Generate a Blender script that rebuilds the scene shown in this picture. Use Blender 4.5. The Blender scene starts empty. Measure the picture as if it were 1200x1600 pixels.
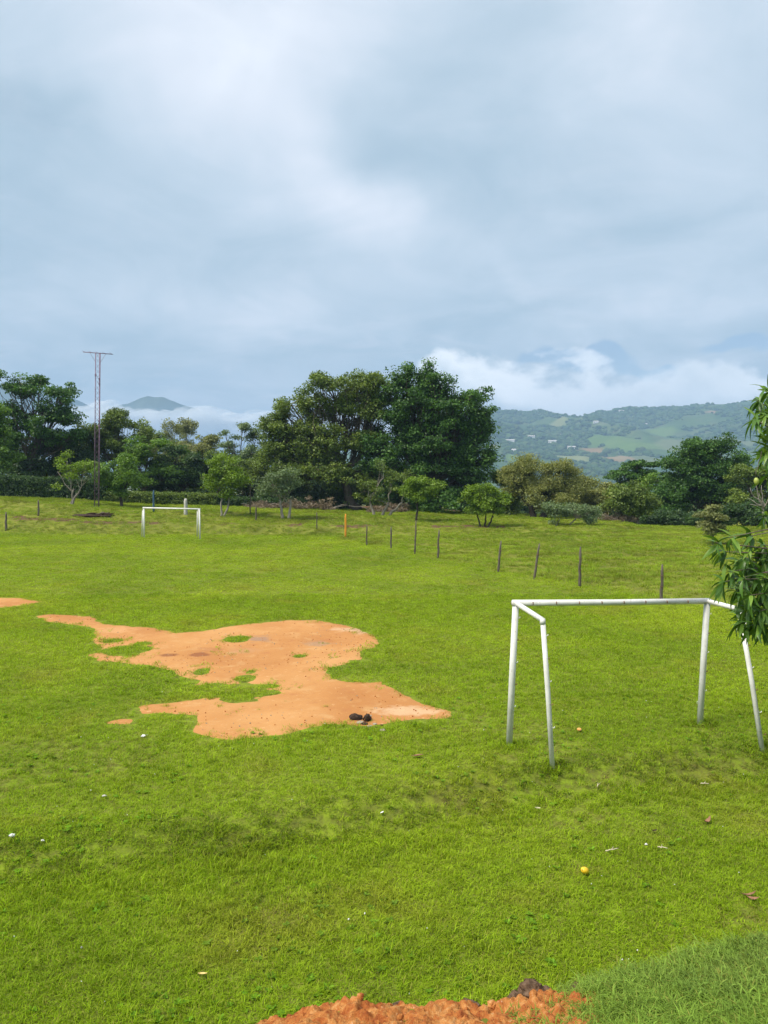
import bpy, bmesh, math, random
import numpy as np
from mathutils import Vector, Matrix

random.seed(7)
rng = np.random.default_rng(11)
scene = bpy.context.scene
COL = scene.collection

# ------------------------------------------------------------------ camera
CAM_H = 3.7
FPX = 1202.0                      # focal length in photo pixels (1200 x 1600)
PITCH = math.atan(55.0 / FPX)     # looking slightly down
cam_d = bpy.data.cameras.new("camera")
cam = bpy.data.objects.new("camera", cam_d)
COL.objects.link(cam)
cam_d.sensor_fit = 'VERTICAL'
cam_d.sensor_height = 36.0
cam_d.lens = 36.0 * FPX / 1600.0
cam_d.clip_start = 0.05
cam_d.clip_end = 60000.0
cam.location = (0, 0, CAM_H)
cam.rotation_euler = (math.pi / 2 - PITCH, 0, 0)
scene.camera = cam

FWD = np.array([0, math.cos(PITCH), -math.sin(PITCH)])
UPV = np.array([0, math.sin(PITCH), math.cos(PITCH)])


def ray(px, py):
    return np.array([(px - 600.0) / FPX, 0, 0]) + FWD - UPV * ((py - 800.0) / FPX)


def at(px, py, Y):
    """point of the place seen at a photo pixel when it stands Y metres ahead"""
    d = ray(px, py)
    return np.array([0, 0, CAM_H]) + d * (Y / d[1])


def gp(px, py, z=0.0):
    """where the sight line meets level ground"""
    d = ray(px, py)
    return np.array([0, 0, CAM_H]) + d * ((z - CAM_H) / d[2])


def azel(px, py):
    d = ray(px, py)
    d = d / np.linalg.norm(d)
    return math.atan2(d[0], d[1]), math.asin(d[2])


# ------------------------------------------------------------------ exposure
scene.view_settings.view_transform = 'Standard'
scene.view_settings.look = 'None'
scene.view_settings.exposure = 0.80
scene.view_settings.gamma = 1.0
scene.view_settings.use_curve_mapping = False
scene.cycles.use_denoising = True
scene.cycles.max_bounces = 6
scene.cycles.diffuse_bounces = 3
scene.cycles.glossy_bounces = 2
scene.cycles.transmission_bounces = 3
scene.cycles.transparent_max_bounces = 24
scene.cycles.volume_bounces = 0
scene.cycles.use_adaptive_sampling = True
scene.cycles.adaptive_threshold = 0.015

# ------------------------------------------------------------------ sun
SUN_AZ = math.radians(-115)
SUN_EL = math.radians(54)
sun_d = bpy.data.lights.new("sun", 'SUN')
sun_d.energy = 3.3
sun_d.angle = math.radians(20)
sun_d.color = (1.0, 0.93, 0.80)
sun = bpy.data.objects.new("sun", sun_d)
COL.objects.link(sun)
sdir = Vector((math.sin(SUN_AZ) * math.cos(SUN_EL), math.cos(SUN_AZ) * math.cos(SUN_EL), math.sin(SUN_EL)))
sun.rotation_euler = (-sdir).to_track_quat('-Z', 'Y').to_euler()
sun.location = (0, 0, 200)


# ------------------------------------------------------------------ node helper
class NT:
    def __init__(self, tree):
        self.t = tree
        self.n = tree.nodes
        self.l = tree.links

    def node(self, typ, **kw):
        nd = self.n.new(typ)
        for k, v in kw.items():
            setattr(nd, k, v)
        return nd

    def link(self, a, b):
        self.l.new(a, b)

    def put(self, sock, v):
        if v is None:
            return
        if isinstance(v, bpy.types.NodeSocket):
            self.l.new(v, sock)
        else:
            if isinstance(v, (tuple, list)) and sock.type == 'RGBA' and len(v) == 3:
                v = (*v, 1.0)
            sock.default_value = v

    def m(self, op, a, b=None, c=None, clamp=False):
        nd = self.node('ShaderNodeMath', operation=op, use_clamp=clamp)
        self.put(nd.inputs[0], a)
        if b is not None:
            self.put(nd.inputs[1], b)
        if c is not None:
            self.put(nd.inputs[2], c)
        return nd.outputs[0]

    def vm(self, op, a, b=None, scale=None):
        nd = self.node('ShaderNodeVectorMath', operation=op)
        self.put(nd.inputs[0], a)
        if b is not None:
            self.put(nd.inputs[1], b)
        if scale is not None:
            self.put(nd.inputs['Scale'], scale)
        return nd.outputs['Value'] if op in ('DOT_PRODUCT', 'LENGTH', 'DISTANCE') else nd.outputs[0]

    def mix(self, f, a, b, blend='MIX'):
        nd = self.node('ShaderNodeMix', data_type='RGBA', blend_type=blend)
        self.put(nd.inputs['Factor'], f)
        self.put(nd.inputs[6], a)
        self.put(nd.inputs[7], b)
        return nd.outputs[2]

    def smooth(self, v, lo, hi, to0=0.0, to1=1.0):
        nd = self.node('ShaderNodeMapRange', interpolation_type='SMOOTHSTEP')
        self.put(nd.inputs[0], v)
        self.put(nd.inputs[1], lo)
        self.put(nd.inputs[2], hi)
        self.put(nd.inputs[3], to0)
        self.put(nd.inputs[4], to1)
        return nd.outputs[0]

    def noise(self, vec, scale, detail=3.0, rough=0.5, dist=0.0, col=False):
        nd = self.node('ShaderNodeTexNoise')
        if vec is not None:
            self.put(nd.inputs['Vector'], vec)
        nd.inputs['Scale'].default_value = scale
        nd.inputs['Detail'].default_value = detail
        nd.inputs['Roughness'].default_value = rough
        nd.inputs['Distortion'].default_value = dist
        return nd.outputs['Color' if col else 'Fac']

    def ramp(self, f, stops):
        nd = self.node('ShaderNodeValToRGB')
        cr = nd.color_ramp
        while len(cr.elements) < len(stops):
            cr.elements.new(0.5)
        for e, (p, c) in zip(cr.elements, stops):
            e.position = p
            e.color = (*c, 1.0)
        self.put(nd.inputs[0], f)
        return nd.outputs[0]

    def xyz(self, v):
        nd = self.node('ShaderNodeSeparateXYZ')
        self.put(nd.inputs[0], v)
        return nd.outputs

    def comb(self, x, y, z):
        nd = self.node('ShaderNodeCombineXYZ')
        self.put(nd.inputs[0], x)
        self.put(nd.inputs[1], y)
        self.put(nd.inputs[2], z)
        return nd.outputs[0]


# ------------------------------------------------------------------ world: cloudy daylight sky
world = bpy.data.worlds.new("World")
scene.world = world
world.use_nodes = True
world.node_tree.nodes.clear()
W = NT(world.node_tree)
sky = W.node('ShaderNodeTexSky', sky_type='NISHITA')
sky.sun_disc = False
sky.sun_elevation = SUN_EL
sky.sun_rotation = SUN_AZ % (2 * math.pi)
sky.altitude = 600
sky.air_density = 1.0
sky.dust_density = 0.6
blue = W.vm('SCALE', sky.outputs[0], scale=0.075)

tc = W.node('ShaderNodeTexCoord')
dx, dy, dz = W.xyz(tc.outputs['Generated'])[:3]
az = W.m('ARCTAN2', dx, dy)
el = W.m('ARCSINE', dz)
zc = W.m('ADD', W.m('ABSOLUTE', dz), 0.16)
plane = W.comb(W.m('DIVIDE', dx, zc), W.m('DIVIDE', dy, zc), 0.37)
n_big = W.noise(plane, 0.55, 4.0, 0.50, 0.5)
n_mid = W.noise(W.vm('ADD', plane, (7.3, 2.1, 0.0)), 1.7, 7.0, 0.58, 0.7)
warp = W.noise(tc.outputs['Generated'], 7.0, 3.0, 0.55, 0.0, col=True)
wx, wy, wz = W.xyz(warp)[:3]
azw = W.m('ADD', az, W.m('MULTIPLY', W.m('SUBTRACT', wx, 0.5), 0.22))
elw = W.m('ADD', el, W.m('MULTIPLY', W.m('SUBTRACT', wy, 0.5), 0.13))


def blob(px, py, rx, ry, amp, tilt=0.0):
    a, e = azel(px, py)
    da = W.m('SUBTRACT', azw, a)
    de = W.m('SUBTRACT', elw, e)
    c, s = math.cos(tilt), math.sin(tilt)
    u = W.m('ADD', W.m('MULTIPLY', da, c), W.m('MULTIPLY', de, s))
    v = W.m('ADD', W.m('MULTIPLY', da, -s), W.m('MULTIPLY', de, c))
    u = W.m('DIVIDE', u, rx / FPX)
    v = W.m('DIVIDE', v, ry / FPX)
    r2 = W.m('ADD', W.m('MULTIPLY', u, u), W.m('MULTIPLY', v, v))
    g = W.m('POWER', 2.718, W.m('MULTIPLY', r2, -1.0))
    return W.m('MULTIPLY', g, amp)


light = W.m('ADD', W.m('MULTIPLY', W.m('SUBTRACT', n_big, 0.5), 0.72), W.m('MULTIPLY', W.m('SUBTRACT', n_mid, 0.5), 0.82))
light = W.m('ADD', light, 0.42)
light = W.m('ADD', light, W.smooth(el, 0.30, 1.2, 0.0, 0.60))
for args in ((280, -20, 360, 200, 0.14, 0.0), (440, 230, 260, 90, 0.18, -0.6), (565, 330, 80, 50, 0.22, 0.3),
             (370, 490, 170, 40, 0.22, 0.0), (760, 420, 90, 28, 0.12, -0.45), (930, 355, 75, 25, 0.09, 0.3),
             (700, 130, 150, 170, -0.18, 0.5), (60, 170, 90, 40, -0.22, 0.2), (170, 360, 260, 80, -0.16, 0.0),
             (420, 545, 330, 35, -0.16, 0.0), (800, 490, 110, 20, -0.14, 0.0), (1000, 250, 280, 140, -0.05, 0.0),
             (1080, 480, 200, 26, 0.20, 0.05), (60, 440, 90, 50, 0.12, 0.0)):
    light = W.m('ADD', light, blob(*args))
stratus = W.ramp(light, [(0.0, (0.215, 0.298, 0.370)), (0.28, (0.285, 0.368, 0.438)), (0.50, (0.370, 0.440, 0.508)),
                         (0.75, (0.500, 0.540, 0.600)), (1.0, (0.68, 0.70, 0.73))])
# gaps of clear sky low over the hills
gap = W.m('ADD', blob(890, 572, 90, 13, 1.5, 0.0), blob(1170, 540, 60, 12, 0.9, 0.0))
gap = W.m('ADD', gap, blob(1040, 582, 70, 9, 1.1, 0.0))
gap = W.m('ADD', gap, blob(250, 580, 260, 28, 0.45, 0.0))
gap = W.m('SUBTRACT', gap, W.m('MULTIPLY', n_mid, 0.35))
cover = W.smooth(gap, 0.05, 0.55, 0.97, 0.2)
# thin torn scud drifting lower than the sheet
scud_n = W.noise(W.vm('MULTIPLY', plane, (1.0, 1.6, 1.0)), 2.6, 7.0, 0.60, 1.0)
scud = W.m('MULTIPLY', W.smooth(scud_n, 0.50, 0.74), W.smooth(el, 0.03, 0.30, 1.0, 0.35))
stratus = W.mix(W.m('MULTIPLY', scud, 0.55), stratus, (0.46, 0.50, 0.56))
skycol = W.mix(cover, blue, stratus)
# heaped clouds along the horizon
puff_v = W.comb(W.m('MULTIPLY', az, 1.0), W.m('MULTIPLY', el, 1.7), 0.2)
puff = W.noise(puff_v, 9.0, 6.0, 0.55, 0.15)
puff_lo = W.noise(puff_v, 3.6, 2.0, 0.5, 0.0)
a0 = azel(590, 600)[0]
a1 = azel(700, 600)[0]
top = W.m('SUBTRACT', W.smooth(az, a0, a1, math.radians(4.4), math.radians(9.0)), W.smooth(az, azel(780, 600)[0], azel(870, 600)[0], 0.0, math.radians(1.0)))
top = W.m('ADD', top, W.m('MULTIPLY', W.m('SUBTRACT', puff, 0.5), 0.13))
top = W.m('ADD', top, W.m('MULTIPLY', W.m('SUBTRACT', puff_lo, 0.5), 0.05))
depth = W.m('SUBTRACT', top, el)
bank = W.smooth(depth, -0.005, 0.014)
inner = W.smooth(W.m('ADD', depth, W.m('MULTIPLY', W.m('SUBTRACT', puff, 0.5), 0.14)), 0.0, 0.085)
bright = W.ramp(puff_lo, [(0.35, (0.62, 0.66, 0.70)), (0.62, (0.80, 0.82, 0.84))])
grey = W.ramp(puff, [(0.3, (0.33, 0.405, 0.46)), (0.7, (0.44, 0.51, 0.56))])
heap = W.mix(inner, bright, grey)
skycol = W.mix(W.m('MULTIPLY', bank, 0.80), skycol, heap)
bg = W.node('ShaderNodeBackground')
W.put(bg.inputs['Color'], skycol)
bg.inputs['Strength'].default_value = 1.0
wo = W.node('ShaderNodeOutputWorld')
W.link(bg.outputs[0], wo.inputs[0])
world.cycles.sampling_method = 'MANUAL'
world.cycles.sample_map_resolution = 512


# ================================================================== helpers
_perm = np.random.default_rng(5).random((256, 256))


def vnoise(x, y):
    x = np.asarray(x, float)
    y = np.asarray(y, float)
    xi = np.floor(x).astype(int)
    yi = np.floor(y).astype(int)
    fx = x - xi
    fy = y - yi
    fx = fx * fx * (3 - 2 * fx)
    fy = fy * fy * (3 - 2 * fy)
    p = lambda a, b: _perm[a % 256, b % 256]
    return (p(xi, yi) * (1 - fx) + p(xi + 1, yi) * fx) * (1 - fy) + (p(xi, yi + 1) * (1 - fx) + p(xi + 1, yi + 1) * fx) * fy


def fbm(x, y, o=4, g=0.5):
    s = 0
    a = 1
    t = 0
    for i in range(o):
        s = s + a * vnoise(np.asarray(x) * 2 ** i + 17.3 * i, np.asarray(y) * 2 ** i + 9.1 * i)
        t += a
        a *= g
    return s / t


def sst(v, lo, hi):
    t = np.clip((np.asarray(v, float) - lo) / (hi - lo), 0, 1)
    return t * t * (3 - 2 * t)


def link(o, parent=None):
    COL.objects.link(o)
    if parent is not None:
        o.parent = parent
    return o


def mesh_np(name, V, F, mats, smooth=False, attrs=None, mat_idx=None):
    """V (n,3), F (m,k) constant k or list of tuples"""
    me = bpy.data.meshes.new(name)
    V = np.asarray(V, np.float32)
    if isinstance(F, np.ndarray):
        n, k = F.shape
        me.vertices.add(len(V))
        me.vertices.foreach_set("co", V.ravel())
        me.loops.add(n * k)
        me.loops.foreach_set("vertex_index", F.astype(np.int32).ravel())
        me.polygons.add(n)
        me.polygons.foreach_set("loop_start", np.arange(0, n * k, k, dtype=np.int32))
        me.polygons.foreach_set("loop_total", np.full(n, k, dtype=np.int32))
    else:
        me.from_pydata([tuple(v) for v in V.tolist()], [], F)
    if not isinstance(mats, (list, tuple)):
        mats = [mats]
    for m in mats:
        me.materials.append(m)
    if mat_idx is not None:
        me.polygons.foreach_set("material_index", np.asarray(mat_idx, np.int32))
    if smooth:
        me.polygons.foreach_set("use_smooth", np.ones(len(me.polygons), bool))
    for k, a in (attrs or {}).items():
        at_ = me.attributes.new(k, 'FLOAT', 'POINT')
        at_.data.foreach_set("value", np.asarray(a, np.float32))
    me.update()
    me.validate()
    return me


def obj(name, me, parent=None, loc=None, **props):
    o = bpy.data.objects.new(name, me)
    link(o, parent)
    if loc is not None:
        o.location = loc
    for k, v in props.items():
        o[k] = v
    return o


def thing(name, label, cat, loc=(0, 0, 0), group=None):
    o = bpy.data.objects.new(name, None)
    o.empty_display_size = 0.3
    link(o)
    o.location = loc
    o["label"] = label
    o["category"] = cat
    if group:
        o["group"] = group
    return o


class MB:
    """collects tubes / boxes into one mesh"""

    def __init__(self):
        self.v = []
        self.f = []
        self.n = 0

    def add(self, V, F):
        self.v.append(np.asarray(V, float))
        self.f.extend([tuple(i + self.n for i in f) for f in F])
        self.n += len(V)

    def tube(self, pts, rad, sides=6, cap=True, wob=0.0):
        pts = np.asarray(pts, float)
        rad = np.broadcast_to(np.asarray(rad, float), (len(pts),))
        V = []
        F = []
        prev = None
        for i, p in enumerate(pts):
            t = pts[min(i + 1, len(pts) - 1)] - pts[max(i - 1, 0)]
            t = t / (np.linalg.norm(t) + 1e-9)
            if prev is None:
                a = np.array([1.0, 0, 0]) if abs(t[0]) < 0.8 else np.array([0, 1.0, 0])
            else:
                a = prev
            u = a - t * np.dot(a, t)
            u /= np.linalg.norm(u) + 1e-9
            w = np.cross(t, u)
            prev = u
            for k in range(sides):
                an = 2 * math.pi * k / sides
                r = rad[i] * (1 + wob * (rng.random() - 0.5))
                V.append(p + r * (math.cos(an) * u + math.sin(an) * w))
        for i in range(len(pts) - 1):
            for k in range(sides):
                a = i * sides + k
                b = i * sides + (k + 1) % sides
                F.append((a, b, b + sides, a + sides))
        if cap:
            F.append(tuple(range(sides - 1, -1, -1)))
            F.append(tuple((len(pts) - 1) * sides + k for k in range(sides)))
        self.add(V, F)
        return self

    def box(self, c, s):
        c = np.asarray(c, float)
        s = np.asarray(s, float) / 2
        V = [c + s * np.array(q) for q in ((-1, -1, -1), (1, -1, -1), (1, 1, -1), (-1, 1, -1), (-1, -1, 1), (1, -1, 1), (1, 1, 1), (-1, 1, 1))]
        self.add(V, [(0, 3, 2, 1), (4, 5, 6, 7), (0, 1, 5, 4), (1, 2, 6, 5), (2, 3, 7, 6), (3, 0, 4, 7)])
        return self

    def mesh(self, name, mat, smooth=True, off=(0, 0, 0)):
        return mesh_np(name, np.concatenate(self.v) - np.asarray(off, float), self.f, mat, smooth)

    def build(self, name, mat, parent=None, smooth=True, off=(0, 0, 0), **p):
        return obj(name, self.mesh(name, mat, smooth, off), parent, **p)


# ================================================================== materials
def new_mat(name):
    m = bpy.data.materials.new(name)
    m.use_nodes = True
    m.node_tree.nodes.clear()
    return m, NT(m.node_tree)


def finish(n, color, rough=0.7, spec=0.3, bump=None, bump_s=0.3, bump_d=0.02, transl=0.0, tcol=None):
    b = n.node('ShaderNodeBsdfPrincipled')
    n.put(b.inputs['Base Color'], color)
    n.put(b.inputs['Roughness'], rough)
    b.inputs['Specular IOR Level'].default_value = spec
    if bump is not None:
        bn = n.node('ShaderNodeBump')
        bn.inputs['Strength'].default_value = bump_s
        bn.inputs['Distance'].default_value = bump_d
        n.put(bn.inputs['Height'], bump)
        n.link(bn.outputs[0], b.inputs['Normal'])
    out = n.node('ShaderNodeOutputMaterial')
    sh = b.outputs[0]
    if transl > 0:
        t = n.node('ShaderNodeBsdfTranslucent')
        n.put(t.inputs['Color'], tcol if tcol is not None else color)
        mx = n.node('ShaderNodeMixShader')
        mx.inputs[0].default_value = transl
        n.link(sh, mx.inputs[1])
        n.link(t.outputs[0], mx.inputs[2])
        sh = mx.outputs[0]
    n.link(sh, out.inputs[0])
    return b


def pos(n):
    return n.node('ShaderNodeNewGeometry').outputs['Position']


def lawn_colour(n, P):
    """base colour of the turf over the place: lush, worn and yellowed areas"""
    n1 = n.noise(P, 0.16, 3.0, 0.55, 0.6)
    n2 = n.noise(n.vm('ADD', P, (31.0, 5.0, 0.0)), 0.55, 4.0, 0.6, 0.4)
    n3 = n.noise(n.vm('ADD', P, (3.0, 55.0, 0.0)), 2.3, 3.0, 0.6)
    c = n.ramp(n1, [(0.30, (0.168, 0.272, 0.012)), (0.50, (0.234, 0.350, 0.014)), (0.70, (0.300, 0.402, 0.020))])
    c = n.mix(n.smooth(n2, 0.50, 0.72, 0.0, 0.55), c, (0.275, 0.295, 0.030))
    c = n.mix(n.smooth(n3, 0.55, 0.75, 0.0, 0.45), c, (0.150, 0.240, 0.014))
    return c


def grass_mat(name, tint=(1, 1, 1), dry=0.10, transl=0.38, sheen=0.05, mottled=False):
    m, n = new_mat(name)
    P = pos(n)
    c = lawn_colour(n, P)
    oi = n.node('ShaderNodeObjectInfo').outputs['Random']
    a = n.node('ShaderNodeAttribute', attribute_name='v').outputs['Fac']
    k = n.m('ADD', n.m('MULTIPLY', oi, 0.45), n.m('MULTIPLY', a, 0.75))
    val = n.m('ADD', k, 0.45)
    c = n.vm('MULTIPLY', c, n.comb(val, val, val))
    c = n.vm('MULTIPLY', c, tint)
    if mottled:
        q = n.noise(n.vm('MULTIPLY', P, (0.45, 1.0, 1.0)), 0.75, 4.0, 0.65, 0.5)
        c = n.mix(n.smooth(q, 0.46, 0.66, 0.0, 0.75), c, (0.13, 0.155, 0.022))
        c = n.mix(n.smooth(q, 0.30, 0.42, 0.5, 0.0), c, (0.33, 0.30, 0.085))
    c = n.mix(n.smooth(a, 1 - dry, 1 - dry + 0.02, 0.0, 0.7), c, (0.30, 0.27, 0.07))
    finish(n, c, 0.6, sheen, transl=transl, tcol=n.vm('MULTIPLY', c, (1.15, 1.1, 0.5)))
    return m


M_GRASS = grass_mat("grass_blades")
M_GRASS_ROUGH = grass_mat("meadow_blades", tint=(0.96, 0.98, 1.6), dry=0.18, mottled=True)
M_GRASS_DARK = grass_mat("shaded_turf_blades", tint=(0.52, 0.58, 1.2), dry=0.25)  # dark tint carries the step face's shade, also used for scattered dark tufts
M_THATCH = grass_mat("dead_thatch", tint=(1.0, 0.72, 3.2), dry=0.55)
M_WEED = grass_mat("weed_leaves", tint=(0.62, 0.82, 1.2), dry=0.02)
M_GRASS_BANK = grass_mat("bank_blades", tint=(0.80, 0.86, 3.2), dry=0.08)


def ground_material():
    m, n = new_mat("turf_ground")
    P = pos(n)
    c = lawn_colour(n, P)
    fine = n.noise(P, 9.0, 4.0, 0.65)
    c = n.mix(n.smooth(fine, 0.30, 0.75, 0.85, 0.35), c, (0.095, 0.092, 0.028))
    soil_a = n.node('ShaderNodeAttribute', attribute_name='soil').outputs['Fac']
    rough_a = n.node('ShaderNodeAttribute', attribute_name='rough').outputs['Fac']
    c = n.mix(n.m('MULTIPLY', rough_a, 0.8), c, n.ramp(n.noise(P, 0.9, 4.0, 0.65), [(0.3, (0.085, 0.095, 0.022)), (0.5, (0.15, 0.165, 0.03)), (0.7, (0.21, 0.22, 0.045))]))
    sn = n.noise(P, 1.3, 5.0, 0.7)
    sm = n.smooth(n.m('ADD', soil_a, n.m('MULTIPLY', n.m('SUBTRACT', sn, 0.5), 1.5)), 0.35, 0.65)
    c = n.mix(sm, c, n.ramp(fine, [(0.3, (0.065, 0.045, 0.025)), (0.7, (0.16, 0.10, 0.055))]))
    finish(n, c, 0.95, 0.03, bump=fine, bump_s=0.6, bump_d=0.04)
    return m


M_GROUND = ground_material()


DIRT_SPOTS = []
for a_, b_, ra_, rb_, colr, am in ((405, 999, 24, 6, (0.30, 0.20, 0.15), 0.75), (497, 1007, 26, 6, (0.33, 0.23, 0.16), 0.6), (262, 1025, 18, 3, (0.22, 0.07, 0.03), 0.8), (312, 1024, 18, 4, (0.24, 0.07, 0.03), 0.8),
                                   (330, 1016, 26, 4, (0.40, 0.16, 0.06), 0.6), (640, 1112, 60, 8, (0.72, 0.52, 0.33), 0.6), (560, 985, 40, 6, (0.70, 0.52, 0.36), 0.5), (430, 1120, 70, 12, (0.62, 0.32, 0.12), 0.5),
                                   (180, 985, 40, 6, (0.66, 0.36, 0.16), 0.6), (380, 1018, 30, 5, (0.52, 0.28, 0.14), 0.5)):
    q_ = gp(a_, b_)
    DIRT_SPOTS.append((q_[0], q_[1], ra_ * q_[1] / FPX, abs(gp(a_, b_ - rb_)[1] - gp(a_, b_ + rb_)[1]) / 2, colr, am))


def dirt_material(name, wet=False):
    m, n = new_mat(name)
    P = pos(n)
    big = n.noise(P, 0.45, 4.0, 0.55, 0.5)
    mid = n.noise(P, 2.6, 5.0, 0.6, 0.3)
    fine = n.noise(P, 28.0, 4.0, 0.7)
    c = n.ramp(big, [(0.30, (0.46, 0.190, 0.055)), (0.50, (0.54, 0.250, 0.080)), (0.72, (0.62, 0.325, 0.120))])
    c = n.mix(n.smooth(mid, 0.52, 0.75, 0.0, 0.55), c, (0.64, 0.385, 0.165))
    c = n.mix(n.smooth(mid, 0.28, 0.42, 0.5, 0.0), c, (0.42, 0.15, 0.055))
    st = n.noise(n.vm('ADD', P, (12.0, 4.0, 0.0)), 0.8, 5.0, 0.7, 0.8)
    c = n.mix(n.smooth(st, 0.66, 0.74, 0.0, 0.5), c, (0.27, 0.15, 0.11))
    c = n.mix(n.smooth(fine, 0.58, 0.78, 0.0, 0.35), c, (0.36, 0.16, 0.08))
    wob = n.noise(P, 3.0, 4.0, 0.65)
    px_, py_, pz_ = n.xyz(P)[:3]
    for sx_, sy_, ra_, rb_, colr, am in DIRT_SPOTS:
        u_ = n.m('DIVIDE', n.m('SUBTRACT', px_, sx_), ra_)
        v_ = n.m('DIVIDE', n.m('SUBTRACT', py_, sy_), rb_)
        rr_ = n.m('ADD', n.m('SQRT', n.m('ADD', n.m('MULTIPLY', u_, u_), n.m('MULTIPLY', v_, v_))), n.m('MULTIPLY', n.m('SUBTRACT', wob, 0.5), 2.2))
        c = n.mix(n.smooth(rr_, 0.4, 1.1, am, 0.0), c, colr)
    c = n.mix(0.08, c, (0.60, 0.42, 0.22))
    c = n.vm('SCALE', c, scale=0.79)
    grain = n.noise(P, 9.0, 5.0, 0.75, 0.2)
    c = n.mix(n.smooth(grain, 0.56, 0.72, 0.0, 0.45), c, (0.33, 0.14, 0.06))
    c = n.mix(n.smooth(grain, 0.28, 0.42, 0.5, 0.0), c, (0.66, 0.44, 0.23))
    h = n.m('ADD', n.m('MULTIPLY', mid, 0.6), n.m('MULTIPLY', fine, 0.4))
    finish(n, c, 0.92, 0.12, bump=h, bump_s=0.7, bump_d=0.03)
    return m


M_DIRT = dirt_material("orange_dirt")


def clod_material():
    m, n = new_mat("red_clods")
    P = pos(n)
    a = n.noise(P, 12.0, 5.0, 0.75, 0.6)
    b = n.noise(P, 45.0, 4.0, 0.7)
    c = n.ramp(a, [(0.26, (0.13, 0.032, 0.014)), (0.42, (0.30, 0.090, 0.025)), (0.55, (0.42, 0.175, 0.050)), (0.72, (0.55, 0.32, 0.14))])
    c = n.mix(n.smooth(b, 0.60, 0.75, 0.0, 0.6), c, (0.75, 0.52, 0.34))
    c = n.mix(n.smooth(b, 0.28, 0.40, 0.6, 0.0), c, (0.20, 0.05, 0.02))
    finish(n, c, 0.95, 0.1, bump=b, bump_s=0.8, bump_d=0.02)
    return m


M_CLOD = clod_material()


def simple_mat(name, c1, c2, scale=6.0, rough=0.8, spec=0.25, bump=0.4, bd=0.01, detail=4.0, stops=(0.35, 0.68)):
    m, n = new_mat(name)
    tco = n.node('ShaderNodeTexCoord').outputs['Object']
    f = n.noise(tco, scale, detail, 0.65, 0.3)
    c = n.ramp(f, [(stops[0], c1), (stops[1], c2)])
    finish(n, c, rough, spec, bump=f, bump_s=bump, bump_d=bd)
    return m


def bark_mat(name, c1, c2):
    m, n = new_mat(name)
    tco = n.node('ShaderNodeTexCoord').outputs['Object']
    v = n.vm('MULTIPLY', tco, (6.0, 6.0, 1.3))
    f = n.noise(v, 1.6, 5.0, 0.7, 0.5)
    g = n.noise(tco, 0.9, 3.0, 0.6)
    c = n.ramp(f, [(0.3, c1), (0.7, c2)])
    c = n.mix(n.smooth(g, 0.55, 0.75, 0.0, 0.5), c, tuple(min(1, q * 1.6) for q in c2))
    finish(n, c, 0.9, 0.15, bump=f, bump_s=0.8, bump_d=0.04)
    return m


M_BARK = bark_mat("grey_brown_bark", (0.060, 0.048, 0.036), (0.170, 0.145, 0.115))
M_BARK_PALE = bark_mat("pale_bark", (0.15, 0.13, 0.105), (0.36, 0.33, 0.28))
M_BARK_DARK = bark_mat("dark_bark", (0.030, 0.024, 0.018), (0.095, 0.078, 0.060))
M_STAKE = bark_mat("weathered_stake", (0.055, 0.045, 0.036), (0.19, 0.165, 0.135))


def leaf_mat(name, dark, mid, light, transl=0.32, rough=0.5, spec=0.35):
    m, n = new_mat(name)
    a = n.node('ShaderNodeAttribute', attribute_name='v').outputs['Fac']
    c = n.ramp(a, [(0.0, dark), (0.5, mid), (1.0, light)])
    tcol = n.vm('MULTIPLY', c, (1.3, 1.25, 0.6))
    finish(n, c, rough, spec, transl=transl, tcol=tcol)
    return m


L_DEEP = leaf_mat("leaf_deep_green", (0.021, 0.055, 0.011), (0.054, 0.132, 0.022), (0.137, 0.274, 0.043))
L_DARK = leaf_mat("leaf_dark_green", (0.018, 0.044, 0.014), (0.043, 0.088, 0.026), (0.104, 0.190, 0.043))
L_OLIVE = leaf_mat("leaf_olive", (0.044, 0.071, 0.014), (0.121, 0.186, 0.029), (0.239, 0.313, 0.055))
L_PALE = leaf_mat("leaf_pale_olive", (0.102, 0.126, 0.042), (0.210, 0.238, 0.084), (0.322, 0.336, 0.133))
L_GREY = leaf_mat("leaf_grey_green", (0.063, 0.103, 0.048), (0.149, 0.218, 0.097), (0.241, 0.314, 0.145))
L_LIME = leaf_mat("leaf_lime_green", (0.068, 0.130, 0.008), (0.144, 0.244, 0.014), (0.231, 0.338, 0.027))
L_MID = leaf_mat("leaf_mid_green", (0.046, 0.098, 0.013), (0.113, 0.217, 0.024), (0.209, 0.346, 0.045))
L_HAZEL = leaf_mat("leaf_hazel_olive", (0.090, 0.110, 0.030), (0.226, 0.252, 0.068), (0.345, 0.353, 0.113))
L_MANGO = leaf_mat("leaf_mango", (0.033, 0.088, 0.015), (0.091, 0.195, 0.026), (0.188, 0.312, 0.045), transl=0.3, rough=0.38, spec=0.4)
L_DRYBRUSH = leaf_mat("dry_brush", (0.085, 0.060, 0.040), (0.18, 0.135, 0.085), (0.30, 0.24, 0.15), transl=0.1)


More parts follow.
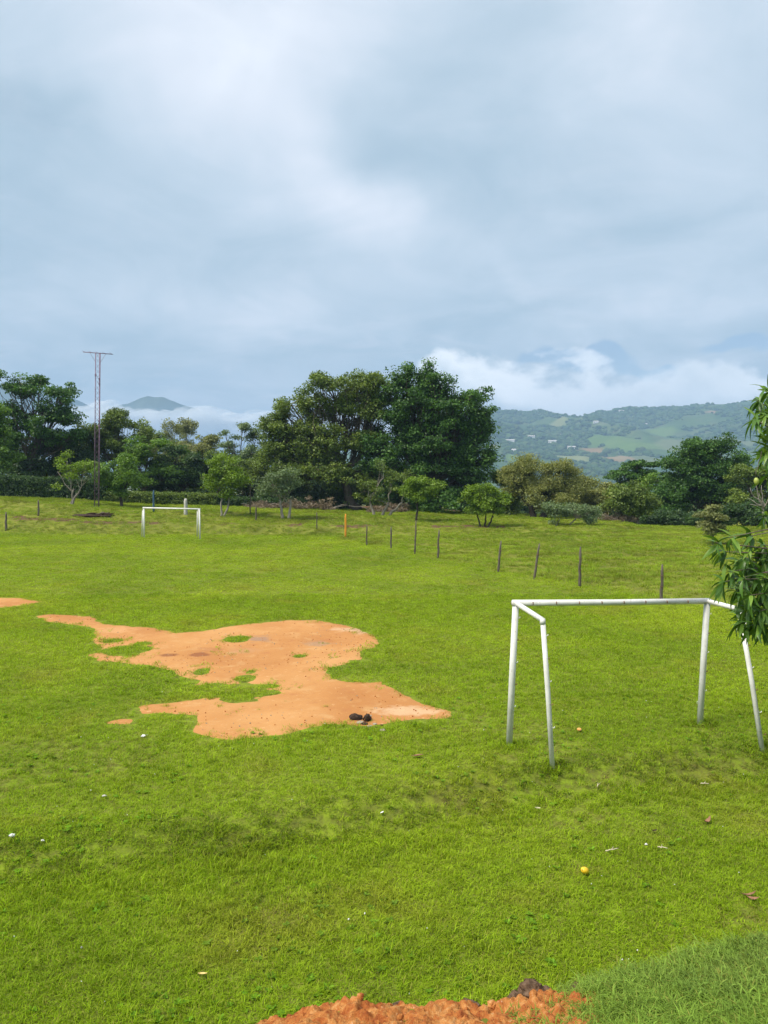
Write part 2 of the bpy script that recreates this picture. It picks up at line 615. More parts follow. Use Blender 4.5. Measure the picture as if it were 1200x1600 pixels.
def paint_mat():
    m, n = new_mat("white_pipe_paint")
    tco = n.node('ShaderNodeTexCoord').outputs['Object']
    f = n.noise(tco, 3.0, 5.0, 0.65, 0.4)
    g = n.noise(tco, 24.0, 4.0, 0.7)
    c = n.ramp(f, [(0.3, (0.55, 0.55, 0.51)), (0.65, (0.74, 0.74, 0.72))])
    c = n.mix(n.smooth(g, 0.60, 0.70, 0.0, 0.55), c, (0.36, 0.30, 0.24))
    c = n.mix(n.smooth(n.noise(n.vm('MULTIPLY', tco, (9.0, 9.0, 1.5)), 1.0, 4.0, 0.7), 0.56, 0.72, 0.0, 0.45), c, (0.40, 0.38, 0.32))
    c = n.mix(n.smooth(n.m('ADD', g, n.m('MULTIPLY', f, 0.5)), 0.93, 0.98, 0.0, 0.85), c, (0.30, 0.13, 0.07))
    finish(n, c, 0.45, 0.4, bump=g, bump_s=0.15, bump_d=0.004)
    return m


M_PAINT = paint_mat()
M_RUST = simple_mat("rusty_iron", (0.10, 0.05, 0.03), (0.28, 0.14, 0.08), 30)
M_STEEL = simple_mat("tower_steel", (0.12, 0.070, 0.125), (0.22, 0.140, 0.215), 3, 0.6, 0.4)
M_ORANGE = simple_mat("orange_post_paint", (0.55, 0.20, 0.02), (0.72, 0.33, 0.04), 5)
M_BLUEPOST = simple_mat("blue_post_paint", (0.03, 0.07, 0.12), (0.06, 0.13, 0.20), 5)
M_CONCRETE = simple_mat("pale_concrete", (0.38, 0.37, 0.34), (0.55, 0.54, 0.50), 8)
M_MANGO_Y = simple_mat("ripe_mango_skin", (0.72, 0.40, 0.015), (0.88, 0.62, 0.03), 9, 0.38, 0.45, 0.05)
M_MANGO_O = simple_mat("orange_mango_skin", (0.72, 0.30, 0.05), (0.90, 0.60, 0.25), 9, 0.45, 0.4, 0.05)
M_MANGO_G = simple_mat("green_mango_skin", (0.22, 0.30, 0.05), (0.40, 0.44, 0.10), 9, 0.38, 0.45, 0.05)
M_DARKORG = simple_mat("dark_husk", (0.020, 0.013, 0.010), (0.085, 0.055, 0.040), 30, 0.9, 0.15, 0.9, 0.01)
M_ASH = simple_mat("ashy_crumbs", (0.20, 0.17, 0.12), (0.42, 0.36, 0.27), 30)
M_DRYLEAF = simple_mat("dry_leaf_brown", (0.16, 0.075, 0.04), (0.34, 0.19, 0.11), 18, 0.75)
M_STRAW = simple_mat("bleached_stick", (0.42, 0.36, 0.24), (0.68, 0.62, 0.46), 18, 0.8)
M_SCRAP = simple_mat("white_scrap", (0.62, 0.62, 0.62), (0.82, 0.82, 0.82), 12, 0.7)
M_YLEAF = simple_mat("yellow_leaf", (0.55, 0.40, 0.12), (0.72, 0.56, 0.24), 14, 0.7)
M_WALL = simple_mat("house_wall", (0.70, 0.70, 0.68), (0.82, 0.82, 0.80), 0.4, 0.9, 0.1, 0.0)
M_ROOF = simple_mat("house_roof", (0.42, 0.40, 0.40), (0.58, 0.55, 0.54), 0.4, 0.9, 0.1, 0.0)
M_GLASSD = simple_mat("dark_window", (0.04, 0.05, 0.06), (0.08, 0.09, 0.10), 0.4, 0.3, 0.5, 0.0)

# ================================================================== terrain
PX2X = lambda px, Y: (px - 600.0) / FPX * Y
_bx = [-80, -29, -19.3, -9.7, -2.4, 4.8, 12.0, 17.0, 21.0, 60]
_bz = [2.1, 1.92, 1.36, 1.08, 0.82, 0.62, 0.38, 0.28, 0.0, -0.1]
_sx = [-80, -29, -20, -14, -3, 4, 10, 20, 60]
_sy = [55, 52, 48.6, 48.2, 48.4, 50, 51, 53, 53]


def step_line(x):
    """the little terrace step across the near lawn: depth as a function of x"""
    return np.interp(x, [-8, -3.6, -1.9, -0.2, 1.9, 4.4, 8], [7.2, 7.55, 7.95, 8.55, 9.45, 10.1, 10.6])


_lipx = [-6, -2.5, -1.3, -0.62, -0.40, -0.12, 0.32, 0.60, 0.73, 0.88, 1.1, 1.42, 1.9, 3.0, 8.0]
_lipz = [0.05, 0.20, 0.50, 0.90, 0.965, 0.995, 0.985, 0.985, 1.00, 1.01, 1.12, 1.22, 1.33, 1.45, 1.5]
LIP_Y = 3.8


def gz(x, y):
    x = np.asarray(x, float)
    y = np.asarray(y, float)
    z = np.zeros(np.broadcast(x, y).shape)
    # near terrace step: the camera side lies a hand lower
    s = sst(y - step_line(x) - 0.25 * (fbm(x * 0.9, y * 0.4, 2) - 0.5), -0.35, 0.35)
    z = z - 0.26 * (1 - s)
    # soft swells in the lawn
    calm = sst(y, 4.5, 6) * (1 - sst(y, 40, 60))
    z = z + calm * 0.05 * (fbm(x * 0.35 + 4, y * 0.35, 2) - 0.5) * (1 - sst(y, 9.0, 10.5) * (1 - sst(y, 26, 30)))
    # far bank and the shelf behind it
    yb = np.interp(x, _sx, _sy) + 1.6 * (fbm(x * 0.16, x * 0.05 + 3, 3) - 0.5)
    zt = np.interp(x, _bx, _bz)
    lower = sst(y, yb, yb + 2.6) * 0.55 + sst(y, yb + 2.8, yb + 7.5) * 0.45
    z = z + zt * lower
    rough = meadow(x, y)
    z = z + rough * 0.30 * (fbm(x * 0.55, y * 0.8 + 40, 4) - 0.5) * sst(y, 20, 26)
    # beyond the shelf the land falls away into the valley
    fall = np.interp(x, [-40, 0, 14, 20, 60], [78, 74, 66, 54.5, 54.5])
    d = np.maximum(0, y - fall)
    z = z - np.minimum(d * 0.05, 22.0) * sst(d, 0, 6)
    # bank under the camera
    lz = np.interp(x, _lipx, _lipz)
    lz = lz + 0.05 * (fbm(x * 5, 3.1 + x, 3) - 0.5)
    inside = 1 - sst(y, LIP_Y, LIP_Y + 0.55)
    plateau = lz + np.clip(LIP_Y - y, 0, 3.2) * 0.28
    z = z * (1 - inside) + plateau * inside
    return z


_fx = None


def fence_x(y):
    """the fence line between the pitch and the rough meadow"""
    return np.interp(y, [0, 18, 22.6, 26.2, 28, 30, 34.6, 37, 40, 41.7, 46, 60], [22, 12.5, 8.2, 6.7, 5.5, 4.4, 2.45, 1.5, 0.37, -0.94, -3.2, -8])


def meadow(x, y):
    m = sst(x - fence_x(y), -0.2, 0.9) * sst(y, 14, 18)
    yb = np.interp(x, _sx, _sy)
    return np.clip(m + sst(y - yb, -0.3, 0.8), 0, 1)


def ground_z(x, y):
    return float(gz(np.array([x]), np.array([y]))[0])


def axis(parts):
    out = []
    for a, b, n in parts:
        out.append(np.linspace(a, b, n, endpoint=False))
    return np.concatenate(out)


gx = np.concatenate([-np.geomspace(6200, 42, 40), axis([(-40, -8, 100), (-8, -3, 40), (-3, 3.5, 110), (3.5, 10, 50), (10, 42, 100)]), np.geomspace(42, 6200, 40)])
gy = np.concatenate([-np.geomspace(2500, 3, 24), axis([(-2.5, 3.2, 24), (3.2, 5.4, 60), (5.4, 14, 110), (14, 46, 130), (46, 66, 90), (66, 90, 30)]), np.geomspace(90, 6200, 44)])
GX, GY = np.meshgrid(gx, gy)
GZ = gz(GX, GY)
nx, ny = len(gx), len(gy)
idx = np.arange(nx * ny).reshape(ny, nx)
F = np.stack([idx[:-1, :-1].ravel(), idx[:-1, 1:].ravel(), idx[1:, 1:].ravel(), idx[1:, :-1].ravel()], 1)
V = np.stack([GX.ravel(), GY.ravel(), GZ.ravel()], 1)
ybA = np.interp(GX, _sx, _sy)
# strips of bare soil on the face of the bank, and torn turf along the step, darkened to stand for its shade
soil = np.exp(-((GY - ybA - 2.6 - 1.2 * (fbm(GX * 0.2, GX * 0 + 8, 2) - 0.5)) / 0.8) ** 2) * 0.85 * sst(fbm(GX * 0.45, GX * 0 + 2, 3), 0.40, 0.62) * (GX < 9)
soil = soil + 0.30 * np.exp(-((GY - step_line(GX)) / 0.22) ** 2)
soil = soil + 0.7 * sst(GY, 62, 66) * (GX > -14) * (GX < 8) * (GY < 90)
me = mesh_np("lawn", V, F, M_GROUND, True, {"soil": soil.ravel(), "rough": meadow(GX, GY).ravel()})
obj("ground", me, kind="structure")

# ------------------------------------------------------------------ bare earth on the pitch
DIRT_PX = [(62, 963), (75, 961), (135, 963), (145, 970), (165, 977), (215, 980), (255, 984), (275, 990), (310, 988), (360, 979), (400, 974), (450, 970), (490, 970),
           (530, 976), (555, 983), (578, 992), (586, 1003), (583, 1012), (560, 1018), (565, 1028), (548, 1032), (520, 1041), (504, 1047), (512, 1058), (545, 1066),
           (590, 1067), (615, 1077), (640, 1092), (665, 1103), (705, 1113), (700, 1119), (650, 1122), (610, 1127), (580, 1133), (545, 1130), (470, 1133), (450, 1143),
           (400, 1153), (385, 1155), (340, 1150), (307, 1143), (315, 1130), (308, 1118), (270, 1112), (230, 1113), (228, 1105), (262, 1100), (320, 1093), (325, 1085),
           (310, 1072), (320, 1062), (300, 1060), (275, 1045), (230, 1038), (200, 1035), (165, 1032), (150, 1022), (165, 1015), (148, 1000), (155, 990), (150, 980),
           (110, 975), (75, 970)]
DIRT2_PX = [(-90, 938), (-20, 934), (30, 935), (62, 940), (40, 945), (10, 948), (-60, 950)]
DIRT3_PX = [(162, 1127), (182, 1125), (203, 1125), (198, 1129), (168, 1131)]
DIRTS = [np.array([gp(a, b)[:2] for a, b in P]) for P in (DIRT_PX, DIRT2_PX, DIRT3_PX)]
ISLANDS = [(370, 998, 22, 6.5), (316, 1049, 14, 5), (382, 1060, 18, 6), (392, 1050, 9, 3), (374, 1082, 64, 15), (325, 1078, 36, 12), (193, 1017, 40, 10), (178, 1001, 16, 3.5),
           (222, 1006, 14, 3), (468, 1025, 11, 2.5), (543, 1052, 32, 12)]
ISL = []
for a, b, ra, rb in ISLANDS:
    c = gp(a, b)
    ISL.append((c[0], c[1], ra * c[1] / FPX, abs(gp(a, b - rb)[1] - gp(a, b + rb)[1]) / 2))


def sdf_poly(P, x, y):
    x = np.asarray(x, float)
    y = np.asarray(y, float)
    d = np.full(x.shape, 1e9)
    ins = np.zeros(x.shape, bool)
    n = len(P)
    for i in range(n):
        ax, ay = P[i]
        bx_, by_ = P[(i + 1) % n]
        ex, ey = bx_ - ax, by_ - ay
        t = np.clip(((x - ax) * ex + (y - ay) * ey) / (ex * ex + ey * ey + 1e-12), 0, 1)
        d = np.minimum(d, (x - ax - t * ex) ** 2 + (y - ay - t * ey) ** 2)
        cr = ((ay > y) != (by_ > y)) & (x < (bx_ - ax) * (y - ay) / (by_ - ay + 1e-12) + ax)
        ins ^= cr
    d = np.sqrt(d)
    return np.where(ins, d, -d)


def dirt_sdf(x, y):
    """positive on bare earth, negative on turf (metres)"""
    x = np.asarray(x, float)
    y = np.asarray(y, float)
    d = np.full(x.shape, -1e3)
    for P in DIRTS:
        near = (x > P[:, 0].min() - 1) & (x < P[:, 0].max() + 1) & (y > P[:, 1].min() - 1) & (y < P[:, 1].max() + 1)
        if near.any():
            q = np.full(x.shape, -1e3)
            q[near] = sdf_poly(P, x[near], y[near])
            d = np.maximum(d, q)
    d = d + 0.30 * (fbm(x * 2.6, y * 2.6, 4, 0.6) - 0.5)
    for cx, cy, rx, ry in ISL:
        r = np.sqrt(((x - cx) / rx) ** 2 + ((y - cy) / ry) ** 2) + 0.7 * (fbm(x * 4 + 9, y * 4, 2) - 0.5)
        d = np.minimum(d, (r - 1) * np.where(r < 1, 0.9, min(rx, ry)))
    return d


CELL = 0.07
for k, P in enumerate(DIRTS[:2]):      # the smallest spot lies within the first sheet
    xs = np.arange(P[:, 0].min() - 0.7, P[:, 0].max() + 0.7, CELL)
    ys = np.arange(P[:, 1].min() - 0.7, P[:, 1].max() + 0.7, CELL * 1.3)
    X, Y = np.meshgrid(xs, ys)
    S = dirt_sdf(X, Y)
    Z = gz(X, Y) + np.clip((S + 0.06) * 0.10, -0.02, 0.014) + 0.018 * (fbm(X * 2.5, Y * 2.5, 4) - 0.5) * sst(S, 0, 0.3)
    ix = np.arange(X.size).reshape(X.shape)
    Sm = np.maximum(np.maximum(S[:-1, :-1], S[1:, 1:]), np.maximum(S[1:, :-1], S[:-1, 1:]))
    keep = (Sm > -0.55).ravel()
    Fq = np.stack([ix[:-1, :-1].ravel(), ix[:-1, 1:].ravel(), ix[1:, 1:].ravel(), ix[1:, :-1].ravel()], 1)[keep]
    used, inv = np.unique(Fq, return_inverse=True)
    Vd = np.stack([X.ravel(), Y.ravel(), Z.ravel()], 1)[used]
    me = mesh_np("bare_earth", Vd, inv.reshape(Fq.shape), M_DIRT, True)
    obj("bare_earth_ground", me, kind="structure")

# ------------------------------------------------------------------ hills beyond the valley
_hx = [-900, -300, 120, 368, 498, 562, 606, 670, 714, 800, 865, 930, 995, 1146, 1298, 1700, 2400, 4000]
_hp = [790, 720, 690, 637, 644, 647, 648, 645, 640, 641, 640, 639, 638, 633, 628, 610, 600, 620]
HY = 2600.0


def hill_z(x, y):
    x = np.asarray(x, float)
    y = np.asarray(y, float)
    xc = x * HY / np.maximum(y, 900)
    py = np.interp(xc, _hx, _hp)
    crest = CAM_H + (745 - py) * HY / FPX
    crest = crest + 16 * (fbm(xc / 70.0, xc * 0 + 1.5, 4) - 0.5)
    t = (y - 1300) / (HY - 1300)
    prof = np.where(t < 1, np.clip(t, 0, 1) ** 1.15, 1 - (t - 1) * 0.9)
    spur = (np.abs(fbm((x + y * 0.35) / 260.0, y / 900.0 + 3, 3) - 0.5) * -2 + 0.25) * 130 * np.clip(t, 0, 1) * np.clip(1.15 - t, 0, 1) * 1.6
    small = 30 * (fbm(x / 90.0, y / 90.0, 4) - 0.5) * np.clip(t * 3, 0, 1) * np.clip((1.05 - t) * 4, 0.12, 1)
    base = -22.0
    return base + (crest - base) * prof + spur + small


hxs = np.linspace(-900, 3600, 300)
hys = np.concatenate([np.linspace(1250, 2600, 130), np.linspace(2615, 3600, 25)])
HX, HYY = np.meshgrid(hxs, hys)
HZ = hill_z(HX, HYY)


def hill_hit(px, py):
    d = ray(px, py)
    for Y in np.arange(1300, 2650, 4.0):
        p = np.array([0, 0, CAM_H]) + d * (Y / d[1])
        if hill_z(p[0], p[1]) >= p[2]:
            return p
    return np.array([0, 0, CAM_H]) + d * (2500 / d[1])


FIELDS = [((985, 690), 95, 210, 0.5, 0), ((1030, 672), 60, 90, 0.3, 0), ((925, 706), 62, 90, -0.5, 1), ((965, 716), 70, 60, 0.0, 1), ((868, 668), 42, 170, -0.6, 2), ((890, 716), 60, 110, 0.0, 2),
          ((828, 711), 26, 30, 0, 1), ((800, 715), 40, 60, 0.0, 0), ((1080, 700), 130, 150, 0.3, 3), ((1000, 720), 90, 120, 0.6, 3), ((1120, 645), 70, 60, 0.2, 1), ((940, 660), 50, 60, 0.1, 3),
          ((775, 700), 40, 60, 0.0, 2), ((1150, 690), 90, 120, 0.0, 3)]
fmask = [np.zeros(HX.shape) for _ in range(4)]
FP = []
for (pp, ra, rb, ang, kind) in FIELDS:
    c = hill_hit(*pp)
    FP.append((c[0], c[1], ra * 0.62, rb * 0.62, ang, kind))


def field_masks(x, y):
    out = [np.zeros(np.shape(x)) for _ in range(4)]
    wob = 0.8 * (fbm(np.asarray(x) / 45.0, np.asarray(y) / 60.0, 3) - 0.5)
    for cx, cy, ra, rb, ang, kind in FP:
        u = (x - cx) * math.cos(ang) + (y - cy) * math.sin(ang)
        v = -(x - cx) * math.sin(ang) + (y - cy) * math.cos(ang)
        r = np.sqrt((u / ra) ** 2 + (v / rb) ** 2) + wob
        out[kind] = np.maximum(out[kind], 1 - sst(r, 0.75, 1.05))
    return out


fm = field_masks(HX, HYY)
mh, n = new_mat("hillside")
P = pos(n)
h1 = n.noise(P, 0.010, 5.0, 0.6, 0.4)
h2 = n.noise(P, 0.035, 5.0, 0.7)
c = n.ramp(h1, [(0.32, (0.035, 0.075, 0.022)), (0.5, (0.070, 0.120, 0.035)), (0.66, (0.105, 0.125, 0.055))])
c = n.mix(n.smooth(h2, 0.4, 0.7, 0.5, 0.0), c, (0.03, 0.062, 0.022))
for k, colr in enumerate(((0.19, 0.29, 0.05), (0.42, 0.20, 0.12), (0.36, 0.34, 0.16), (0.22, 0.21, 0.13))):
    f = n.node('ShaderNodeAttribute', attribute_name='field%d' % k).outputs['Fac']
    c = n.mix(n.m('MULTIPLY', f, (0.26, 0.4, 0.35, 0.3)[k]), c, colr)
finish(n, c, 0.95, 0.05)
ix = np.arange(HX.size).reshape(HX.shape)
Fq = np.stack([ix[:-1, :-1].ravel(), ix[:-1, 1:].ravel(), ix[1:, 1:].ravel(), ix[1:, :-1].ravel()], 1)
me = mesh_np("hills", np.stack([HX.ravel(), HYY.ravel(), HZ.ravel()], 1), Fq, mh, True, {"field%d" % k: fm[k].ravel() for k in range(4)})
obj("hills", me, kind="structure")

# far blue mountains standing out of the cloud on the left
mm, n = new_mat("mountain_slope")
P = pos(n)
c = n.ramp(n.noise(P, 0.0012, 5.0, 0.6), [(0.35, (0.035, 0.06, 0.035)), (0.65, (0.075, 0.10, 0.06))])
finish(n, c, 0.95, 0.05)
MY = 9500.0


def mountain(name, pk, yoff):
    """pk: list of (photo px, py) along the crest, at its own distance"""
    Yc = MY + yoff
    xs = np.array([PX2X(p[0], Yc) for p in pk])
    zs = np.array([CAM_H + (745 - p[1]) * Yc / FPX for p in pk])
    X, Yg = np.meshgrid(np.linspace(xs[0], xs[-1], 120), np.linspace(-1800, 1800, 50))
    crest = np.interp(X, xs, zs)
    t = np.clip(1 - np.abs(Yg) / 1800, 0, 1)
    Z = -300 + (crest + 300) * t ** 1.1 + (130 * (fbm(X / 420, Yg / 420 + yoff, 5) - 0.5)) * (t > 0) * np.clip((1 - t) * 5, 0.35, 1)
    ixm = np.arange(X.size).reshape(X.shape)
    Fm = np.stack([ixm[:-1, :-1].ravel(), ixm[:-1, 1:].ravel(), ixm[1:, 1:].ravel(), ixm[1:, :-1].ravel()], 1)
    m_ = mesh_np(name, np.stack([X.ravel(), Yg.ravel() + Yc, Z.ravel()], 1), Fm, mm, True)
    obj("mountain_terrain", m_, kind="structure")


mountain("mountain", [(40, 760), (100, 690), (150, 646), (185, 633), (205, 629), (222, 621), (234, 617), (246, 619), (256, 618.5), (270, 625), (285, 631), (310, 637), (335, 660), (370, 720), (400, 760)], 0)
mountain("mountain", [(-260, 760), (-120, 640), (0, 596), (60, 600), (95, 612), (120, 620), (142, 631), (165, 645), (200, 690), (240, 760)], 900)


# ================================================================== scatter by geometry nodes (stuff only)
def hidden_collection(name, objs):
    c = bpy.data.collections.new(name)
    for o in objs:
        c.objects.link(o)
    return c


def scatter(name, pts, rots, scales, coll, nvar, **props):
    me_ = bpy.data.meshes.new(name)
    me_.vertices.add(len(pts))
    me_.vertices.foreach_set("co", np.asarray(pts, np.float32).ravel())
    a = me_.attributes.new("rot", 'FLOAT_VECTOR', 'POINT')
    a.data.foreach_set("vector", np.asarray(rots, np.float32).ravel())
    a = me_.attributes.new("scl", 'FLOAT_VECTOR', 'POINT')
    a.data.foreach_set("vector", np.asarray(scales, np.float32).ravel())
    a = me_.attributes.new("var", 'INT', 'POINT')
    a.data.foreach_set("value", rng.integers(0, nvar, len(pts)).astype(np.int32))
    o = obj(name, me_, **props)
    g = bpy.data.node_groups.new(name + "_nodes", 'GeometryNodeTree')
    g.interface.new_socket("Geometry", in_out='INPUT', socket_type='NodeSocketGeometry')
    g.interface.new_socket("Geometry", in_out='OUTPUT', socket_type='NodeSocketGeometry')
    N = g.nodes
    gi = N.new('NodeGroupInput')
    go = N.new('NodeGroupOutput')
    ci = N.new('GeometryNodeCollectionInfo')
    ci.inputs['Collection'].default_value = coll
    ci.inputs['Separate Children'].default_value = True
    ci.inputs['Reset Children'].default_value = True
    ip = N.new('GeometryNodeInstanceOnPoints')
    ip.inputs['Pick Instance'].default_value = True

    def attr(nm, typ):
        q = N.new('GeometryNodeInputNamedAttribute')
        q.data_type = typ
        q.inputs['Name'].default_value = nm
        return q.outputs['Attribute']
    L = g.links
    L.new(gi.outputs[0], ip.inputs['Points'])
    L.new(ci.outputs[0], ip.inputs['Instance'])
    L.new(attr("var", 'INT'), ip.inputs['Instance Index'])
    e2r = N.new('FunctionNodeEulerToRotation')
    L.new(attr("rot", 'FLOAT_VECTOR'), e2r.inputs[0])
    L.new(e2r.outputs[0], ip.inputs['Rotation'])
    L.new(attr("scl", 'FLOAT_VECTOR'), ip.inputs['Scale'])
    L.new(ip.outputs[0], go.inputs[0])
    md = o.modifiers.new("scatter", 'NODES')
    md.node_group = g
    return o


# ================================================================== crowns and trees
def unit(v):
    return v / (np.linalg.norm(v, axis=-1, keepdims=True) + 1e-9)


def leaf_arrays(centres, per, rc, flat, size, r, up=0.7, aspect=0.55, cvar=None, droop=0.15):
    """little folded leaf faces spread through flattened clumps"""
    nC = len(centres)
    k = np.repeat(np.arange(nC), per)
    N = len(k)
    rcv = np.broadcast_to(np.asarray(rc, float), (nC,)) * r.uniform(0.7, 1.3, nC)
    g = unit(r.normal(size=(N, 3))) * (r.random((N, 1)) ** 0.45)
    g[:, 2] *= flat
    p = centres[k] + g * rcv[k][:, None]
    nrm = unit(r.normal(size=(N, 3)) * 0.75 + g * 0.7 + np.array([0, 0, up]))
    d = unit(np.cross(nrm, r.normal(size=(N, 3))))
    d[:, 2] -= droop
    d = unit(d)
    s = unit(np.cross(nrm, d))
    L = size * r.uniform(0.65, 1.35, (N, 1))
    Wd = L * aspect
    V = np.empty((N, 4, 3))
    V[:, 0] = p - d * L * 0.5
    V[:, 1] = p + s * Wd * 0.5 + nrm * Wd * 0.12
    V[:, 2] = p + d * L * 0.5
    V[:, 3] = p - s * Wd * 0.5 + nrm * Wd * 0.12
    cv = r.random(nC) if cvar is None else cvar
    v = np.clip(0.5 * cv[k] + 0.5 * r.random(N), 0, 1)
    return V.reshape(-1, 3), np.arange(N * 4).reshape(N, 4), np.repeat(v, 4)


def tri_tube(a, b, ra, rb, r, sag=0.08, seg=3):
    """thin 3-sided twig as quads"""
    t = np.linspace(0, 1, seg + 1)[:, None]
    L = np.linalg.norm(b - a)
    mid = r.normal(size=3) * L * sag
    pts = a * (1 - t) + b * t + mid * (4 * t * (1 - t))
    ax = unit((b - a)[None])[0]
    u = np.cross(ax, [0.3, 0.9, 0.2])
    u /= np.linalg.norm(u) + 1e-9
    w = np.cross(ax, u)
    V = []
    for i, p in enumerate(pts):
        rr = ra + (rb - ra) * t[i, 0]
        for k in range(3):
            an = k * 2.0944
            V.append(p + rr * (math.cos(an) * u + math.sin(an) * w))
    F = []
    for i in range(seg):
        for k in range(3):
            a0_ = i * 3 + k
            b0 = i * 3 + (k + 1) % 3
            F.append((a0_, b0, b0 + 3, a0_ + 3))
    return np.array(V), np.array(F)


def curve_pts(a, b, bend, n=7, r=rng):
    t = np.linspace(0, 1, n)[:, None]
    L = np.linalg.norm(b - a)
    off = np.array([0, 0, 1.0]) * L * bend
    j = r.normal(size=(n, 3)) * L * 0.03
    j[0] = 0
    j[-1] = 0
    return a * (1 - t) + b * t + off * (t * (1 - t)) * 2 + j


def make_tree(name, label, cat, base, lobes, leaf, bark, clumps, per, size, rc, tr, group=None, sub=3.4, flat=0.6, split=0.35, stems=None, seed=1, limb_bend=0.15,
              shell=0.55, twig=True, up=0.7, aspect=0.55, holes=0.0, spikes=0, droop=0.15, dscale=0.85):
    """base: world (x,y,z).  lobes: (px, py, rx_px, ry_px, depth offset m) of the crown, seen from the pitch, converted to metres at the tree's own distance."""
    r = np.random.default_rng(seed)
    base = np.asarray(base, float)
    Y = base[1]
    root = thing(name, label, cat, tuple(base), group)
    C = []
    R = []
    for lb in lobes:
        px, py, rx, ry = lb[:4]
        dy = lb[4] if len(lb) > 4 else 0.0
        C.append(at(px, py, Y + dy) - base)
        s = (Y + dy) / FPX
        R.append((rx * s, rx * s * dscale, ry * s))
    C = np.array(C)
    R = np.array(R)
    cen = (C * R[:, :1]).sum(0) / R[:, 0].sum()
    # trunks
    tops = []
    starts = stems or [(0.0, 0.0)]
    for i, (sx_, tx) in enumerate(starts):
        top_ = np.array([cen[0] * 0.45 + tx, cen[1] * 0.45, max(0.5, cen[2] * split)])
        b0 = np.array([sx_, r.normal() * 0.1, -0.15])
        pts = curve_pts(b0, top_, 0.0, 6, r)
        rad = np.linspace(tr * 1.25, tr * 0.75, 6)
        rad[0] *= 1.35
        MB().tube(pts, rad, 8, wob=0.15).build("trunk", bark, root)
        tops.append((pts, top_))
    # limbs
    limbs = []
    for i in range(len(C)):
        pts_t, top_ = tops[i % len(tops)]
        a_ = pts_t[-1] if r.random() < 0.6 else pts_t[-2]
        pl = curve_pts(a_, C[i] + np.array([0, 0, R[i][2] * 0.35]), -limb_bend, 7, r)
        lr = max(tr * 0.55, 0.02)
        MB().tube(pl, np.linspace(lr, lr * 0.28, 7), 6, wob=0.1).build("limb", bark, root)
        limbs.append(pl)
    # clump centres through the lobes, most of them towards the outside
    wgt = (R[:, 0] * R[:, 2])
    cnt = np.maximum(2, np.round(1.5 * clumps * wgt / wgt.sum())).astype(int)
    cc = []
    li = []
    for i in range(len(C)):
        nsub = max(3, int(round(cnt[i] / sub)))
        gs = unit(r.normal(size=(nsub, 3)) + np.array([0, -0.25, 0.25]))
        rs = (shell + (1 - shell) * r.random((nsub, 1)) ** 0.7) * r.uniform(0.80, 1.08, (nsub, 1))
        inner_ = r.random((nsub, 1)) < 0.15
        rs = np.where(inner_, rs * r.uniform(0.2, 0.8, (nsub, 1)), rs)
        kk = r.integers(0, nsub, cnt[i])
        spread = unit(r.normal(size=(cnt[i], 3))) * (r.random((cnt[i], 1)) ** 0.5) * np.array([1, 1, 0.6]) * max(rc * 0.9, 0.30 * R[i].mean())
        q = C[i] + gs[kk] * rs[kk] * R[i] + spread
        if holes > 0:
            h = fbm(q[:, 0] * 0.55 + seed, q[:, 2] * 0.55 + q[:, 1] * 0.3, 2)
            ok = h > holes
            q = q[ok]
        q[:, 2] = np.maximum(q[:, 2], 0.15)
        cc.append(q)
        li += [i] * len(q)
    cc = np.concatenate(cc)
    for _ in range(spikes):
        i = r.integers(len(C))
        g = unit(np.array([[r.normal() * 0.8, r.normal() * 0.6, abs(r.normal()) + 0.5]]))[0]
        b_ = C[i] + g * R[i] * 0.95
        for k in range(4):
            cc = np.vstack([cc, b_ + np.array([g[0] * 0.2, 0, 0.5]) * k * rc * 0.8])
            li.append(i)
    Vs, Fs, vs = leaf_arrays(cc, per, rc, flat, size, r, up, aspect, droop=droop)
    allV = [Vs]
    allF = [Fs]
    mi = [np.zeros(len(Fs), int)]
    vv = [vs]
    nV = len(Vs)
    if twig:
        for j, q in enumerate(cc):
            pl = limbs[li[j]]
            s_ = pl[r.integers(2, len(pl))]
            rr = max(0.012, tr * 0.12)
            v_, f_ = tri_tube(s_, q, rr, rr * 0.4, r)
            allV.append(v_)
            allF.append(f_ + nV)
            mi.append(np.ones(len(f_), int))
            vv.append(np.zeros(len(v_)))
            nV += len(v_)
    me_ = mesh_np("crown", np.concatenate(allV), np.concatenate(allF), [leaf, bark], False, {"v": np.concatenate(vv)}, np.concatenate(mi))
    obj("crown", me_, root, kind="stuff")
    return root


def ghit(px, py, ymin=4.0, ymax=110.0):
    """where the sight line through a pixel meets the land"""
    d = ray(px, py)
    ys = np.arange(ymin, ymax, 0.05)
    X = d[0] / d[1] * ys
    Z = CAM_H + d[2] / d[1] * ys
    g = gz(X, ys)
    k = np.argmax(Z <= g)
    if not (Z <= g).any():
        k = len(ys) - 1
    return np.array([X[k], ys[k], g[k]])


def on_land(px, Y):
    x = PX2X(px, Y)
    return np.array([x, Y, ground_z(x, Y)])


